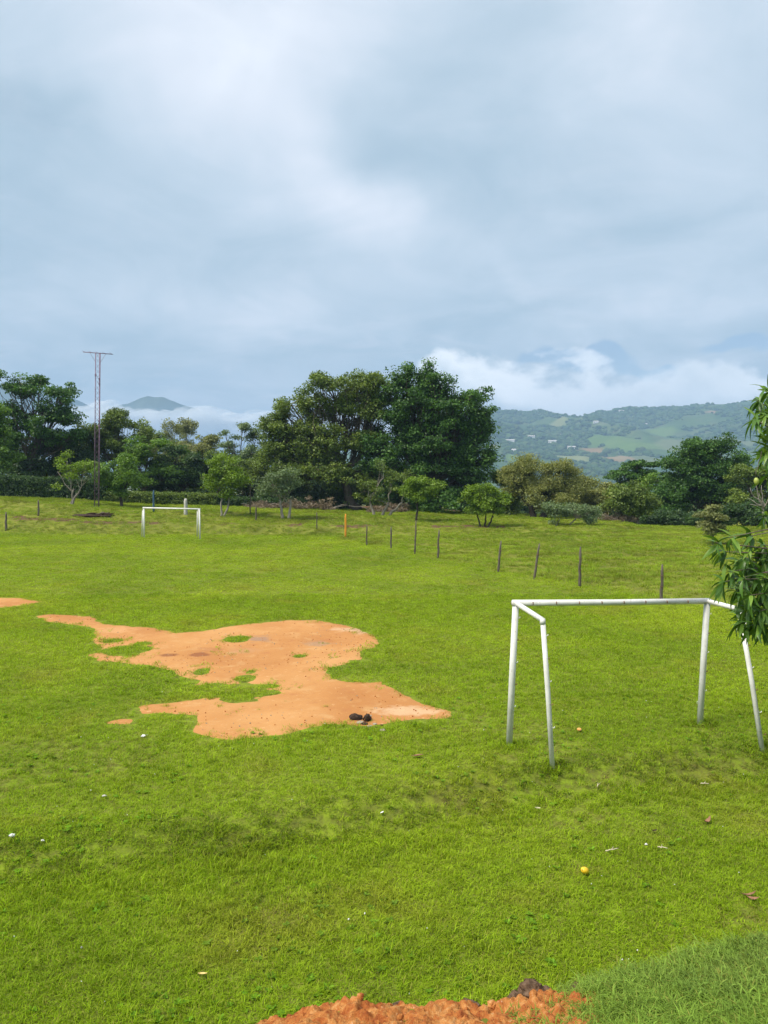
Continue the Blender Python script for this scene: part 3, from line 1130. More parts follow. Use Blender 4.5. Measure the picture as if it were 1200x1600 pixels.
# ================================================================== far things: low cloud, houses, hillside woods
mc, n = new_mat("low_cloud_vapour")
t1 = n.node('ShaderNodeBsdfDiffuse')
t1.inputs['Color'].default_value = (0.95, 0.96, 0.97, 1)
t2 = n.node('ShaderNodeBsdfTranslucent')
t2.inputs['Color'].default_value = (0.95, 0.96, 0.97, 1)
t3 = n.node('ShaderNodeBsdfTransparent')
mx = n.node('ShaderNodeMixShader')
mx.inputs[0].default_value = 0.5
n.link(t1.outputs[0], mx.inputs[1])
n.link(t2.outputs[0], mx.inputs[2])
mx2 = n.node('ShaderNodeMixShader')
mx2.inputs[0].default_value = 0.13
n.link(t3.outputs[0], mx2.inputs[1])
n.link(mx.outputs[0], mx2.inputs[2])
out = n.node('ShaderNodeOutputMaterial')
n.link(mx2.outputs[0], out.inputs[0])
bm = bmesh.new()
CY = 7400.0
rc_ = np.random.default_rng(3)
for px in np.arange(-160, 470, 5.0):
    topy = np.interp(px, [-160, 60, 95, 120, 150, 165, 185, 205, 235, 265, 290, 320, 345, 380, 430, 470], [655, 645, 640, 634, 628, 624, 630, 637, 640, 640, 636, 632, 640, 644, 640, 655])
    for k in range(4):
        rad = rc_.uniform(7, 14) * (1 + 0.45 * k)
        py = topy + rad * 0.8 + k * rc_.uniform(5, 14) + rc_.uniform(0, 5)
        Y = CY + rc_.uniform(-280, 280)
        c_ = at(px + rc_.uniform(-7, 7), py, Y)
        R_ = rad * Y / FPX
        bmesh.ops.create_icosphere(bm, subdivisions=2, radius=R_, matrix=Matrix.Translation(c_) @ Matrix.Diagonal((1.7, 1.0, 0.8, 1)))
me = bpy.data.meshes.new("low_cloud")
bm.to_mesh(me)
bm.free()
cov = np.empty(len(me.vertices) * 3, np.float32)
me.vertices.foreach_get("co", cov)
cov = cov.reshape(-1, 3)
dsp = np.stack([fbm(cov[:, 0] / 90 + i * 31, cov[:, 2] / 90 + cov[:, 1] / 140 + i * 7, 3) - 0.5 for i in range(3)], 1)
cov += (dsp * np.array([120, 80, 80])).astype(np.float32)
me.vertices.foreach_set("co", cov.ravel())
me.polygons.foreach_set("use_smooth", np.ones(len(me.polygons), bool))
me.materials.append(mc)
obj("low_cloud", me, kind="stuff")

HOUSES = [((797, 692), 22, 9, "long white house on the hillside beside the big dark tree"), ((863, 693), 20, 9, "white house on the hillside just above the pale brown field"),
          ((830, 684), 17, 6, "small pale house on the hillside above the other two white houses"), ((874, 681), 9, 5, "tiny white house on the wooded slope below the yellowish field"),
          ((893, 701), 20, 6, "low pale house on the hillside left of the red soil field"), ((931, 662), 14, 6, "pale house high on the hillside near the ridge"),
          ((1009, 665), 9, 6, "lone white house above the bright green hillside field"), ((972, 644), 22, 7, "pale house standing on the ridge line"),
          ((803, 705), 9, 5, "small cream house low on the slope next to the big dark tree")]
for pp, w, h, lab in HOUSES:
    c_ = hill_hit(*pp)
    z0 = float(hill_z(c_[0], c_[1])) - 1.5
    t_ = thing("hillside_house", lab, "house", (c_[0], c_[1], z0), "houses on the far hillside")
    t_.rotation_euler = (0, 0, random.uniform(-0.4, 0.4))
    hh = h * 0.85
    MB().box((0, 0, hh / 2), (w, 8, hh)).build("wall", M_WALL, t_, False)
    m_ = MB()
    m_.add([(-w / 2 - .6, -4.8, hh), (w / 2 + .6, -4.8, hh), (w / 2 + .6, 4.8, hh), (-w / 2 - .6, 4.8, hh), (-w / 2 - .6, 0, hh + 2.2), (w / 2 + .6, 0, hh + 2.2)],
           [(0, 1, 5, 4), (2, 3, 4, 5), (0, 4, 3), (1, 2, 5), (0, 3, 2, 1)])
    m_.build("roof", M_ROOF, t_, False)
    for k in range(max(1, int(w // 6))):
        MB().box((-w / 2 + 3 + k * 6, -4.02, hh * 0.55), (1.6, 0.1, 1.6)).build("window", M_GLASSD, t_, False)

# woods on the hills
hv = []
ml, n = new_mat("hill_tree_leaf")
oi = n.node('ShaderNodeObjectInfo').outputs['Random']
finish(n, n.ramp(oi, [(0.0, (0.022, 0.052, 0.018)), (0.6, (0.045, 0.090, 0.026)), (1.0, (0.075, 0.108, 0.040))]), 0.9, 0.1)
for k in range(4):
    b_ = bmesh.new()
    bmesh.ops.create_icosphere(b_, subdivisions=2, radius=1.0)
    for v in b_.verts:
        q = fbm(np.array([v.co.x * 1.7 + k * 5 + v.co.z]), np.array([v.co.y * 1.7 + v.co.z * 1.3]), 3)[0]
        v.co *= 0.65 + 0.8 * q
        v.co.z *= 0.85
        if v.co.z < -0.3:
            v.co.z = -0.3
    m_ = bpy.data.meshes.new("hill_tree")
    b_.to_mesh(m_)
    b_.free()
    m_.materials.append(ml)
    hv.append(bpy.data.objects.new("hill_tree", m_))
coll = hidden_collection("hill_tree_sources", hv)
N = 34000
hx_ = rng.uniform(100, 2300, N)
hy_ = rng.uniform(1320, 2640, N)
msk = fbm(hx_ / 120.0, hy_ / 160.0, 4)
f_ = np.max(np.stack(field_masks(hx_, hy_)), 0)
ok = (msk > 0.40 + 0.16 * rng.random(N)) & (f_ < 0.3 + 0.3 * rng.random(N)) & (hx_ < hy_ * 0.62 + 150)
hx_, hy_ = hx_[ok], hy_[ok]
sc_ = rng.uniform(3.5, 7.5, len(hx_)) * np.where(rng.random(len(hx_)) < 0.06, 1.6, 1.0)
scatter("hillside_woods", np.stack([hx_, hy_, hill_z(hx_, hy_) + 1.0], 1), np.stack([hx_ * 0, hx_ * 0, rng.uniform(0, 6.28, len(hx_))], 1),
        np.stack([sc_, sc_, sc_ * rng.uniform(0.8, 1.2, len(sc_))], 1), coll, 4, kind="stuff")

# ================================================================== the tree line
G_L = "trees behind the far bank"
B = on_land
# --- left side
make_tree("broad_tree", "tall spreading dark tree with open branches at far left", "tree", B(38, 74),
          [(62, 612, 46, 22), (30, 596, 42, 13), (95, 618, 30, 24), (78, 655, 48, 30), (20, 648, 26, 24), (55, 690, 60, 24), (110, 690, 34, 22), (5, 690, 36, 26)],
          L_DEEP, M_BARK, 230, 85, 0.24, 0.75, 0.30, G_L, flat=0.5, split=0.40, seed=21, holes=0.36)
make_tree("leafy_tree", "bright green rounded tree cut off by the left edge of the picture", "tree", B(-8, 68),
          [(-6, 655, 26, 26), (-14, 690, 34, 28), (8, 715, 24, 22)], L_MID, M_BARK, 70, 120, 0.22, 0.7, 0.18, G_L, seed=22)
make_tree("thicket_tree", "dark dense tree above the clipped hedge at left", "tree", B(60, 76),
          [(30, 715, 46, 26), (85, 712, 46, 28), (125, 725, 36, 26), (60, 735, 70, 22)], L_DARK, M_BARK, 130, 95, 0.24, 0.8, 0.22, G_L, seed=23)
make_tree("bushy_tree", "mid green bushy tree rising behind the radio mast", "tree", B(185, 78),
          [(185, 660, 34, 20), (160, 685, 36, 22), (212, 680, 28, 22), (190, 712, 54, 26), (140, 672, 22, 18)], L_OLIVE, M_BARK, 170, 95, 0.22, 0.75, 0.2, G_L, seed=24, holes=0.34)
make_tree("layered_tree", "light green layered tree between the mast and the dark tree", "tree", B(225, 72),
          [(232, 700, 34, 16), (215, 722, 40, 18), (250, 742, 34, 16), (205, 752, 34, 16)], L_MID, M_BARK, 105, 95, 0.22, 0.7, 0.17, G_L, flat=0.4, seed=25)
make_tree("shade_tree", "blackish green broad tree behind the far goal", "tree", B(288, 74),
          [(270, 722, 40, 20), (310, 728, 32, 20), (285, 750, 54, 24), (245, 752, 30, 22)], L_DARK, M_BARK_DARK, 125, 110, 0.26, 0.8, 0.22, G_L, flat=0.4, seed=26)
for i, (px, py0, lab) in enumerate(((267, 660, "thin pale drooping tree, left one of the far pair"), (290, 656, "thin pale drooping tree, taller right one of the far pair"))):
    make_tree("drooping_tree", lab, "tree", B(px + 2, 122 + i * 3), [(px, py0 + 10, 12, 12), (px + 2, py0 + 30, 15, 22), (px - 2, py0 + 52, 18, 20)], L_PALE, M_BARK_PALE, 95, 60, 0.28, 0.8, 0.16,
              "pale trees far behind the goal", seed=27 + i, flat=0.9, holes=0.40)
make_tree("olive_tree", "pale olive feathery tree below the two thin far trees", "tree", B(312, 96), [(305, 700, 26, 16), (330, 695, 22, 16), (320, 712, 36, 18), (285, 706, 22, 14)], L_PALE, M_BARK, 100, 80, 0.24, 0.7, 0.15,
          "pale trees far behind the goal", seed=30)
make_tree("umbrella_tree", "grey green umbrella shaped tree with visible limbs left of the giant trees", "tree", B(378, 92),
          [(352, 682, 16, 11), (378, 673, 22, 10), (402, 682, 20, 12), (365, 698, 26, 12), (398, 705, 26, 16), (378, 722, 40, 16)], L_GREY, M_BARK, 130, 75, 0.22, 0.65, 0.2, G_L, seed=31, holes=0.38, flat=0.45)
make_tree("undergrowth_tree", "dim green tree filling the gap under the umbrella shaped tree", "tree", B(395, 82), [(350, 745, 50, 26), (400, 745, 50, 28), (440, 755, 40, 24)], L_OLIVE, M_BARK, 130, 80, 0.24, 0.75, 0.16, G_L, seed=32)
make_tree("small_tree", "little yellow green tree with pale forked trunk beside the mast", "tree", ghit(111, 789),
          [(105, 728, 34, 18), (132, 735, 26, 20), (90, 742, 22, 14), (118, 750, 34, 16)], L_LIME, M_BARK_PALE, 66, 90, 0.15, 0.5, 0.08, "small trees along the bank", seed=33, stems=[(0, 0.2), (0.05, 0.7)], split=0.5, holes=0.33)
make_tree("small_tree", "round mid green little tree right of the mast", "tree", ghit(190, 792),
          [(185, 728, 28, 20), (205, 742, 22, 20), (168, 745, 20, 18), (188, 757, 32, 16)], L_MID, M_BARK_DARK, 76, 95, 0.16, 0.5, 0.12, "small trees along the bank", seed=34)
make_tree("small_tree", "yellow green little tree with thin pale stems right of the far goal", "tree", ghit(345, 806),
          [(350, 728, 24, 16), (332, 748, 20, 16), (368, 745, 22, 20), (350, 760, 34, 14)], L_LIME, M_BARK_PALE, 66, 85, 0.15, 0.5, 0.065, "small trees along the bank", seed=35, stems=[(0, 0.0), (0.25, 0.5)], split=0.55, holes=0.33)
make_tree("small_tree", "greyish thin leaved little tree with twin trunks left of the giant trees", "tree", ghit(447, 811),
          [(440, 745, 30, 14), (425, 762, 22, 16), (460, 765, 24, 16)], L_GREY, M_BARK_PALE, 75, 60, 0.13, 0.5, 0.09, "small trees along the bank", seed=36, stems=[(-0.25, -0.3), (0.2, 0.4)], split=0.55, holes=0.35)
# --- the two giants
make_tree("giant_tree", "huge olive green spreading tree with branches showing, left of the two giants", "tree", B(556, 67),
          [(515, 604, 52, 22), (572, 602, 42, 20), (478, 640, 42, 26), (440, 672, 32, 28), (470, 690, 50, 30), (545, 640, 40, 26), (590, 640, 34, 34), (500, 735, 60, 26), (430, 715, 28, 28), (575, 690, 36, 20), (560, 745, 50, 24), (455, 640, 30, 20), (445, 740, 40, 26), (520, 690, 50, 26)],
          L_OLIVE, M_BARK, 860, 80, 0.20, 0.70, 0.36, "giant trees", sub=2.4, seed=41, holes=0.30, flat=0.55, split=0.42, limb_bend=0.12)
make_tree("giant_tree", "huge deep green dense tree with pointed shoots, right of the two giants", "tree", B(682, 66),
          [(640, 612, 34, 24), (680, 602, 26, 22), (668, 637, 56, 36), (722, 635, 40, 32), (735, 680, 32, 38), (690, 690, 60, 44), (632, 690, 36, 40), (660, 750, 56, 36), (730, 740, 46, 42), (700, 785, 62, 26), (742, 705, 28, 34), (618, 640, 26, 30), (602, 712, 40, 34), (610, 760, 36, 30)],
          L_DEEP, M_BARK_DARK, 660, 90, 0.22, 0.75, 0.5, "giant trees", seed=42, flat=0.6, split=0.3, spikes=26)
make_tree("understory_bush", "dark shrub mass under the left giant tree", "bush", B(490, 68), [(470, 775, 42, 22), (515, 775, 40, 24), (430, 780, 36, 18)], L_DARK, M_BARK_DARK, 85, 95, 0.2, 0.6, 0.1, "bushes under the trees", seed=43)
make_tree("understory_bush", "dull green shrub mass between the trunks of the giants", "bush", B(600, 68.5), [(560, 772, 40, 24), (610, 775, 40, 24), (640, 785, 30, 20)], L_OLIVE, M_BARK_DARK, 85, 85, 0.2, 0.6, 0.1, "bushes under the trees", seed=44)
make_tree("tangled_shrub", "half bare tangled shrub with pale twisted stems before the giants", "shrub", ghit(592, 806),
          [(575, 765, 24, 16), (612, 752, 22, 18), (632, 742, 14, 10), (600, 735, 14, 12), (590, 785, 26, 12)], L_OLIVE, M_BARK_PALE, 46, 45, 0.15, 0.42, 0.10, None, seed=45, stems=[(-0.3, -0.8), (0.2, 0.6), (0.5, 1.6)], split=0.45)
make_tree("small_tree", "lime green round little tree on a thin trunk before the right giant", "tree", ghit(651, 813),
          [(655, 757, 30, 12), (640, 766, 22, 12), (672, 764, 20, 12), (655, 775, 26, 10)], L_LIME, M_BARK_DARK, 64, 85, 0.13, 0.42, 0.07, "small trees along the bank", seed=46, split=0.6, shell=0.4)
make_tree("small_tree", "lime green bushy little tree with many stems right of the giants", "tree", ghit(757, 823),
          [(757, 768, 26, 14), (740, 782, 20, 16), (775, 782, 20, 16), (757, 792, 32, 12)], L_LIME, M_BARK_DARK, 74, 85, 0.13, 0.42, 0.06, "small trees along the bank", seed=47, stems=[(-0.2, -0.5), (0.0, 0.1), (0.2, 0.6)], split=0.4, shell=0.4)
make_tree("low_bush", "low leafy bush at the foot of the lime tree by the giants", "bush", B(672, 65), [(664, 800, 18, 9), (684, 802, 16, 8)], L_MID, M_BARK_DARK, 36, 70, 0.16, 0.4, 0.05, "bushes under the trees", seed=48)
# --- right of the giants
make_tree("hazel_tree", "hazy olive brown fine twigged tree below the hills", "tree", B(842, 63),
          [(830, 738, 40, 24), (875, 742, 28, 26), (800, 750, 26, 20), (850, 770, 54, 24), (890, 770, 22, 24)], L_HAZEL, M_BARK_DARK, 240, 110, 0.13, 0.6, 0.26, G_L, seed=51, split=0.35, stems=[(-0.4, -0.8), (0.3, 0.6)], up=0.3)
make_tree("side_tree", "dark green tree between the lime bush and the hazy olive tree", "tree", B(790, 67), [(785, 745, 18, 14), (800, 770, 28, 24), (785, 795, 30, 20)], L_OLIVE, M_BARK_DARK, 80, 85, 0.2, 0.6, 0.14, G_L, seed=52)
make_tree("thorny_shrub", "dusty green scrub with pale stems beside the hazy olive tree", "shrub", ghit(872, 822), [(865, 800, 22, 14), (900, 802, 24, 14), (925, 806, 20, 12)], L_GREY, M_BARK_PALE, 60, 70, 0.13, 0.45, 0.05, None, seed=53, stems=[(-0.2, -0.4), (0.6, 0.8)])
make_tree("side_tree", "light olive tree left of the flat topped tree", "tree", B(935, 64), [(925, 775, 26, 18), (948, 785, 22, 20), (910, 790, 18, 16)], L_HAZEL, M_BARK, 90, 85, 0.17, 0.55, 0.12, G_L, seed=54)
make_tree("side_tree", "yellow green tree with pale trunks before the flat topped tree", "tree", B(985, 60), [(970, 770, 26, 14), (1000, 775, 26, 18), (985, 792, 36, 16), (1012, 795, 20, 16)], L_OLIVE, M_BARK_PALE, 130, 90, 0.17, 0.55, 0.12, G_L, seed=55, stems=[(-0.8, -0.4), (0.5, 0.5)])
make_tree("flat_topped_tree", "dark green flat topped tree with layered branches", "tree", B(1000, 80), [(995, 728, 34, 7), (975, 742, 32, 8), (1015, 745, 36, 10), (985, 760, 40, 12)], L_DEEP, M_BARK, 140, 95, 0.22, 0.6, 0.2, G_L, seed=56, flat=0.3)
make_tree("massive_tree", "large rounded deep green tree under the hills at right", "tree", B(1095, 70),
          [(1085, 705, 30, 18), (1120, 700, 26, 18), (1062, 725, 30, 22), (1110, 735, 44, 28), (1145, 728, 26, 24), (1075, 765, 46, 28), (1130, 775, 46, 30), (1050, 785, 34, 26)],
          L_DEEP, M_BARK_DARK, 330, 95, 0.21, 0.7, 0.34, G_L, seed=57, split=0.3)
make_tree("side_tree", "olive green tree behind the hanging fruit at the right edge", "tree", B(1180, 66), [(1165, 740, 28, 18), (1195, 748, 30, 22), (1175, 780, 40, 20), (1230, 750, 30, 30)], L_OLIVE, M_BARK, 130, 85, 0.2, 0.65, 0.2, G_L, seed=58)
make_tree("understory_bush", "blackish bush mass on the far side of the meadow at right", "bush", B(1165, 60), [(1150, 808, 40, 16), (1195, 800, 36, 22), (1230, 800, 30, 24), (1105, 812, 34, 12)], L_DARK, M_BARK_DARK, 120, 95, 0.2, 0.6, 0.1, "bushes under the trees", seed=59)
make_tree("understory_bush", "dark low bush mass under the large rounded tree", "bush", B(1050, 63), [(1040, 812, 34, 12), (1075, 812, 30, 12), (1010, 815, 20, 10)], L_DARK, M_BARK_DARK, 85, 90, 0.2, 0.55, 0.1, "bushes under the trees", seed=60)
make_tree("young_tree", "young sparse yellow green tree standing alone in the meadow", "tree", ghit(1114, 852),
          [(1112, 793, 14, 6), (1100, 805, 16, 6), (1125, 808, 18, 6), (1108, 820, 20, 6), (1132, 822, 12, 5), (1115, 832, 16, 5)], L_PALE, M_BARK, 60, 60, 0.12, 0.32, 0.05, None, seed=61, split=0.5, flat=0.35)
make_tree("belt_tree", "mid green tree filling the belt left of the mast", "tree", B(128, 80), [(125, 690, 30, 22), (140, 715, 34, 24), (105, 705, 28, 22)], L_OLIVE, M_BARK, 90, 85, 0.22, 0.7, 0.16, G_L, seed=91)
make_tree("belt_tree", "mid green tree filling the belt between mast and far goal", "tree", B(252, 84), [(250, 705, 26, 18), (235, 690, 20, 16), (262, 730, 30, 20)], L_OLIVE, M_BARK, 80, 85, 0.22, 0.7, 0.16, G_L, seed=92)
make_tree("belt_tree", "dull green tree filling the belt right of the far goal", "tree", B(340, 80), [(335, 722, 30, 18), (365, 735, 30, 20), (320, 745, 28, 20)], L_OLIVE, M_BARK, 80, 85, 0.22, 0.7, 0.16, G_L, seed=93)
make_tree("belt_tree", "dull green tree between the umbrella tree and the left giant", "tree", B(420, 80), [(418, 725, 26, 20), (405, 745, 30, 22), (440, 745, 26, 22)], L_OLIVE, M_BARK, 80, 85, 0.22, 0.7, 0.16, G_L, seed=94)
make_tree("belt_tree", "olive tree filling the belt between hazy tree and flat topped tree", "tree", B(915, 74), [(905, 760, 28, 18), (930, 765, 26, 18), (915, 785, 34, 18)], L_HAZEL, M_BARK, 80, 85, 0.2, 0.65, 0.15, G_L, seed=95)
make_tree("belt_tree", "deep green tree joining flat topped and large rounded trees", "tree", B(1035, 76), [(1030, 760, 30, 22), (1045, 780, 34, 22), (1010, 785, 30, 18)], L_MID, M_BARK, 90, 85, 0.2, 0.65, 0.15, G_L, seed=96)
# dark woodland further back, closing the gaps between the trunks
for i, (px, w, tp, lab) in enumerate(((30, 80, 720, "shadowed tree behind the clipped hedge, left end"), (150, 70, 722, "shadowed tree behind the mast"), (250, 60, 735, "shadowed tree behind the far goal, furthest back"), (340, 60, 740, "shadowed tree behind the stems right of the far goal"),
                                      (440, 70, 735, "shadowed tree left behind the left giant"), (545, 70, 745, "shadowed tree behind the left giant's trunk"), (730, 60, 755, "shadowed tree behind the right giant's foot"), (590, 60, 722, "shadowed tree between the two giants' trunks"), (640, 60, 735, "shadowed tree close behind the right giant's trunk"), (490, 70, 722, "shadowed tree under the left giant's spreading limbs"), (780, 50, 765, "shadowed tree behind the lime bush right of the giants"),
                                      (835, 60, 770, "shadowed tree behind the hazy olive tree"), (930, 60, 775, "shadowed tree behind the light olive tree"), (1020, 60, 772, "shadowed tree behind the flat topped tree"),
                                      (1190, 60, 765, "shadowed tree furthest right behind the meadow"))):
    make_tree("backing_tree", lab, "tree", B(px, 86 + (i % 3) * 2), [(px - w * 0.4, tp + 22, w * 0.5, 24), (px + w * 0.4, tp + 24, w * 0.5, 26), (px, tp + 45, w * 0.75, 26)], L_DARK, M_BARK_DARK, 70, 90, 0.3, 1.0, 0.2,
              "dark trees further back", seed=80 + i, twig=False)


# --- hedges: clipped leafy walls
def hedge(label, px0, px1, Y0, Y1, top0, top1, leaf, seed, n_c):
    r = np.random.default_rng(seed)
    a_ = on_land(px0, Y0)
    b_ = on_land(px1, Y1)
    root = thing("clipped_hedge", label, "hedge", tuple(a_), "hedges behind the far bank")
    h0 = at(px0, top0, Y0)[2] - a_[2]
    h1 = at(px1, top1, Y1)[2] - b_[2]
    t = r.random(n_c)
    side = unit(np.array([[b_[1] - a_[1], -(b_[0] - a_[0]), 0]]))[0]
    hh = (h0 + (h1 - h0) * t) * (0.94 + 0.12 * vnoise(t * 40, t * 0))
    face = r.random(n_c) < 0.65
    z = np.where(face, r.random(n_c) * hh, hh)
    off = np.where(face, -0.55, r.uniform(-0.55, 0.55, n_c)) + r.normal(size=n_c) * 0.06
    P_ = a_[None] * (1 - t[:, None]) + b_[None] * t[:, None]
    c_ = P_ - a_ + side[None] * (-off[:, None])
    c_[:, 2] = P_[:, 2] - a_[2] + z - 0.1
    Vs, Fs, vs = leaf_arrays(c_, 24, 0.28, 0.8, 0.13, r, 0.4)
    obj("foliage", mesh_np("foliage", Vs, Fs, leaf, False, {"v": vs}), root, kind="stuff")
    # woody core so that the hedge is not see-through
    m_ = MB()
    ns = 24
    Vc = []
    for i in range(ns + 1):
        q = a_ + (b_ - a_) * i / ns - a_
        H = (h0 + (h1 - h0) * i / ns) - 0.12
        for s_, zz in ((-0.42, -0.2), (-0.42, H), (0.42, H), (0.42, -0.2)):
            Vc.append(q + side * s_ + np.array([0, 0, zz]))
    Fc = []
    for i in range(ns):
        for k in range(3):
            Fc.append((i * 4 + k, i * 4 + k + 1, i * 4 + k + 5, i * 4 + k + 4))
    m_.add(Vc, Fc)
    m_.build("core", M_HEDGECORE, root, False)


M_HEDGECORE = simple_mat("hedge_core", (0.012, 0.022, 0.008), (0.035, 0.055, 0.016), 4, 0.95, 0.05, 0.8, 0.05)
hedge("tall dark clipped hedge along the top of the bank at far left", -40, 172, 66, 65, 742, 750, L_DARK, 71, 900)
hedge("lower lighter clipped hedge behind the far goal", 166, 340, 65, 65.5, 768, 772, L_OLIVE, 72, 620)
hedge("low dim hedge between the far goal and the giant trees", 342, 480, 66, 66.5, 776, 782, L_DARK, 73, 420)


# dry brush lying under the giants
def brush(label, px0, px1, Y, h, seed):
    r = np.random.default_rng(seed)
    a_ = on_land((px0 + px1) / 2, Y)
    root = thing("brush_pile", label, "brush", tuple(a_), "dry brush under the giant trees")
    w = (px1 - px0) / FPX * Y
    cN = 60
    c_ = np.stack([r.uniform(-w / 2, w / 2, cN), r.normal(size=cN) * 0.4, np.abs(r.normal(size=cN)) * h * 0.4], 1)
    Vs, Fs, vs = leaf_arrays(c_, 40, 0.45, 0.4, 0.30, r, 0.5, 0.12)
    obj("twigs", mesh_np("twigs", Vs, Fs, L_DRYBRUSH, False, {"v": vs}), root, kind="stuff")
    for k in range(7):
        p0 = np.array([r.uniform(-w / 2, w / 2), r.normal() * 0.3, 0.05])
        d_ = np.array([r.normal(), r.normal() * 0.3, 0.25 + r.random() * 0.3])
        MB().tube(curve_pts(p0, p0 + d_ * 1.0, 0.1, 5, r), np.linspace(0.035, 0.012, 5), 5).build("dead_branch", M_BARK_PALE, root)


brush("heap of dry brown brush left of the left giant's trunk", 455, 520, 63.5, 0.9, 1)
brush("heap of dry brown brush right of the left giant's trunk", 575, 635, 63, 0.8, 2)
brush("thin line of dry brush at the foot of the far hedge", 390, 450, 64.2, 0.5, 3)
brush("low dry brush under the scrub right of the hazy tree", 930, 990, 60, 0.5, 4)

# bare dead limbs at the right edge
rt = on_land(1195, 57)
root = thing("dead_tree", "bare pale dead branches below the hanging fruit at right", "dead tree", tuple(rt))
rr_ = np.random.default_rng(9)
tp_ = at(1193, 790, 57) - rt
MB().tube(curve_pts(np.array([0, 0, -0.1]), tp_, 0, 6, rr_), np.linspace(0.13, 0.08, 6), 7).build("trunk", M_BARK_PALE, root)
for (qx, qy) in ((1172, 762), (1180, 752), (1190, 758), (1168, 778), (1205, 770), (1172, 788), (1186, 770)):
    e_ = at(qx, qy, 57 + rr_.normal() * 0.4) - rt
    MB().tube(curve_pts(tp_ * rr_.uniform(0.85, 1.0), e_, -0.1, 6, rr_), np.linspace(0.06, 0.015, 6), 5).build("branch", M_BARK_PALE, root)

# ================================================================== fence stakes and posts
STAKES = [(573, 819, 573, 852, 0.045, "thin dark fence stake furthest from the near goal, next to the orange post"), (611, 823, 611, 857, 0.05, "second fence stake from the orange post"),
          (650, 813, 648, 866, 0.045, "tall fence stake in front of the lime green round tree"), (686, 828, 684, 873, 0.05, "fourth fence stake from the orange post, slightly leaning"),
          (783, 845, 778, 894, 0.05, "slender leaning fence stake below the lime bush"), (843, 849, 834, 905, 0.048, "crooked leaning fence stake with bent top"),
          (907, 854, 906, 916, 0.050, "straight grey fence stake above the near goal's crossbar middle"), (1035, 882, 1033, 938, 0.052, "nearest fence stake, standing behind the near goal's crossbar")]


def stake(label, tx, ty, bx_, by_, rad, name="fence_stake", cat="stake", mat=M_STAKE, group="stakes of the meadow fence", bend=0.008, sides=7, taper=0.75):
    b_ = ghit(bx_, by_)
    t_ = at(tx, ty, b_[1]) - b_
    r = np.random.default_rng(int(bx_))
    root = thing(name, label, cat, tuple(b_), group)
    n_ = 7
    tt = np.linspace(0, 1, n_)[:, None]
    pts = np.array([0, 0, -0.12]) * (1 - tt) + t_ * tt + r.normal(size=(n_, 3)) * np.linalg.norm(t_) * bend * np.sin(tt * math.pi) * np.array([1, 1, 0.2])
    rad_ = np.linspace(rad, rad * taper, n_)
    rad_[-1] *= 0.6
    MB().tube(pts, rad_, sides, wob=0.22).build("post", mat, root)
    if name == "fence_stake":
        for k in (0.45, 0.72):
            q = pts[0] * (1 - k) + pts[-1] * k
            th = np.linspace(0, 2 * math.pi, 9)
            MB().tube(np.stack([q[0] + np.cos(th) * rad * 1.08, q[1] + np.sin(th) * rad * 1.08, q[2] + 0 * th], 1), 0.006, 4, cap=False).build("wire_tie", M_RUST, root)
    return root


for s_ in STAKES:
    stake(s_[5], *s_[:5])
stake("orange painted post on the bank left of the fence stakes", 540, 803, 540, 839, 0.058, "marker_post", "post", M_ORANGE, None, 0.0, 8, 1.0)
stake("blue painted post behind the far goal", 240, 766, 240, 800, 0.07, "blue_post", "post", M_BLUEPOST, None, 0.0, 8, 1.0)
stake("short pale concrete post behind the far goal", 290, 779, 290, 804, 0.13, "concrete_post", "post", M_CONCRETE, None, 0.0, 8, 0.95)
stake("grey post at the foot of the bank by the left edge", 9.5, 800, 9.5, 829, 0.08, "wooden_post", "post", M_STAKE, "old posts along the bank", 0.01)
stake("slim grey post halfway up the bank at left", 60, 781, 60, 806, 0.07, "wooden_post", "post", M_STAKE, "old posts along the bank", 0.01)
stake("dark post on the bank between the far goal and the giant trees", 400, 790, 400, 813, 0.06, "wooden_post", "post", M_STAKE, "old posts along the bank", 0.01)
stake("tall thin pole beside the little tree right of the far goal", 391, 760, 391, 803, 0.05, "wooden_post", "post", M_STAKE, "old posts along the bank", 0.01)
stake("faint thin post low on the bank left of the orange post", 495, 800, 495, 827, 0.04, "wooden_post", "post", M_STAKE, "old posts along the bank", 0.01)

# ================================================================== radio mast
mb_ = ghit(151, 793)
mY = mb_[1]
root = thing("radio_mast", "slender purple grey lattice mast with crossbar aerial on top", "mast", tuple(mb_))
Hm = at(153, 551, mY)[2] - mb_[2]
wd = 7.2 / FPX * mY
leg = [np.array([-wd / 2, 0, 0]), np.array([wd / 2, 0, 0]), np.array([0.03, wd * 0.8, 0])]
leanx = at(153, 551, mY)[0] - mb_[0]
for l_ in leg:
    MB().tube([l_ + np.array([0, 0, -0.1]), l_ + np.array([leanx, 0, Hm])], 0.030, 6).build("leg", M_STEEL, root)
nseg = int(Hm / 0.38)
for f in range(3):
    a_, b_ = leg[f], leg[(f + 1) % 3]
    pts = []
    for k in range(nseg + 1):
        q = (a_ if k % 2 == 0 else b_) + np.array([leanx * k / nseg, 0, Hm * k / nseg])
        pts.append(q)
    MB().tube(pts, 0.011, 4).build("lattice", M_STEEL, root)
tp_ = np.array([leanx, 0, Hm])
e0 = at(130, 550, mY) - mb_
e1 = at(176, 553.5, mY) - mb_
bo = MB().tube([e0, e1], 0.03, 6).build("aerial_boom", M_STEEL, root)
for k in range(5):
    q = e0 + (e1 - e0) * (0.04 + k * 0.23)
    MB().tube([q + np.array([0, -0.45, 0.03]), q + np.array([0, 0.45, 0.03])], 0.010, 4).build("aerial_element", M_STEEL, bo)
MB().tube([e0 * 0.55 + tp_ * 0.45 + np.array([0, 0, -0.02]), tp_ + np.array([-wd / 2, 0, -0.7])], 0.012, 4).build("stay", M_STEEL, root)
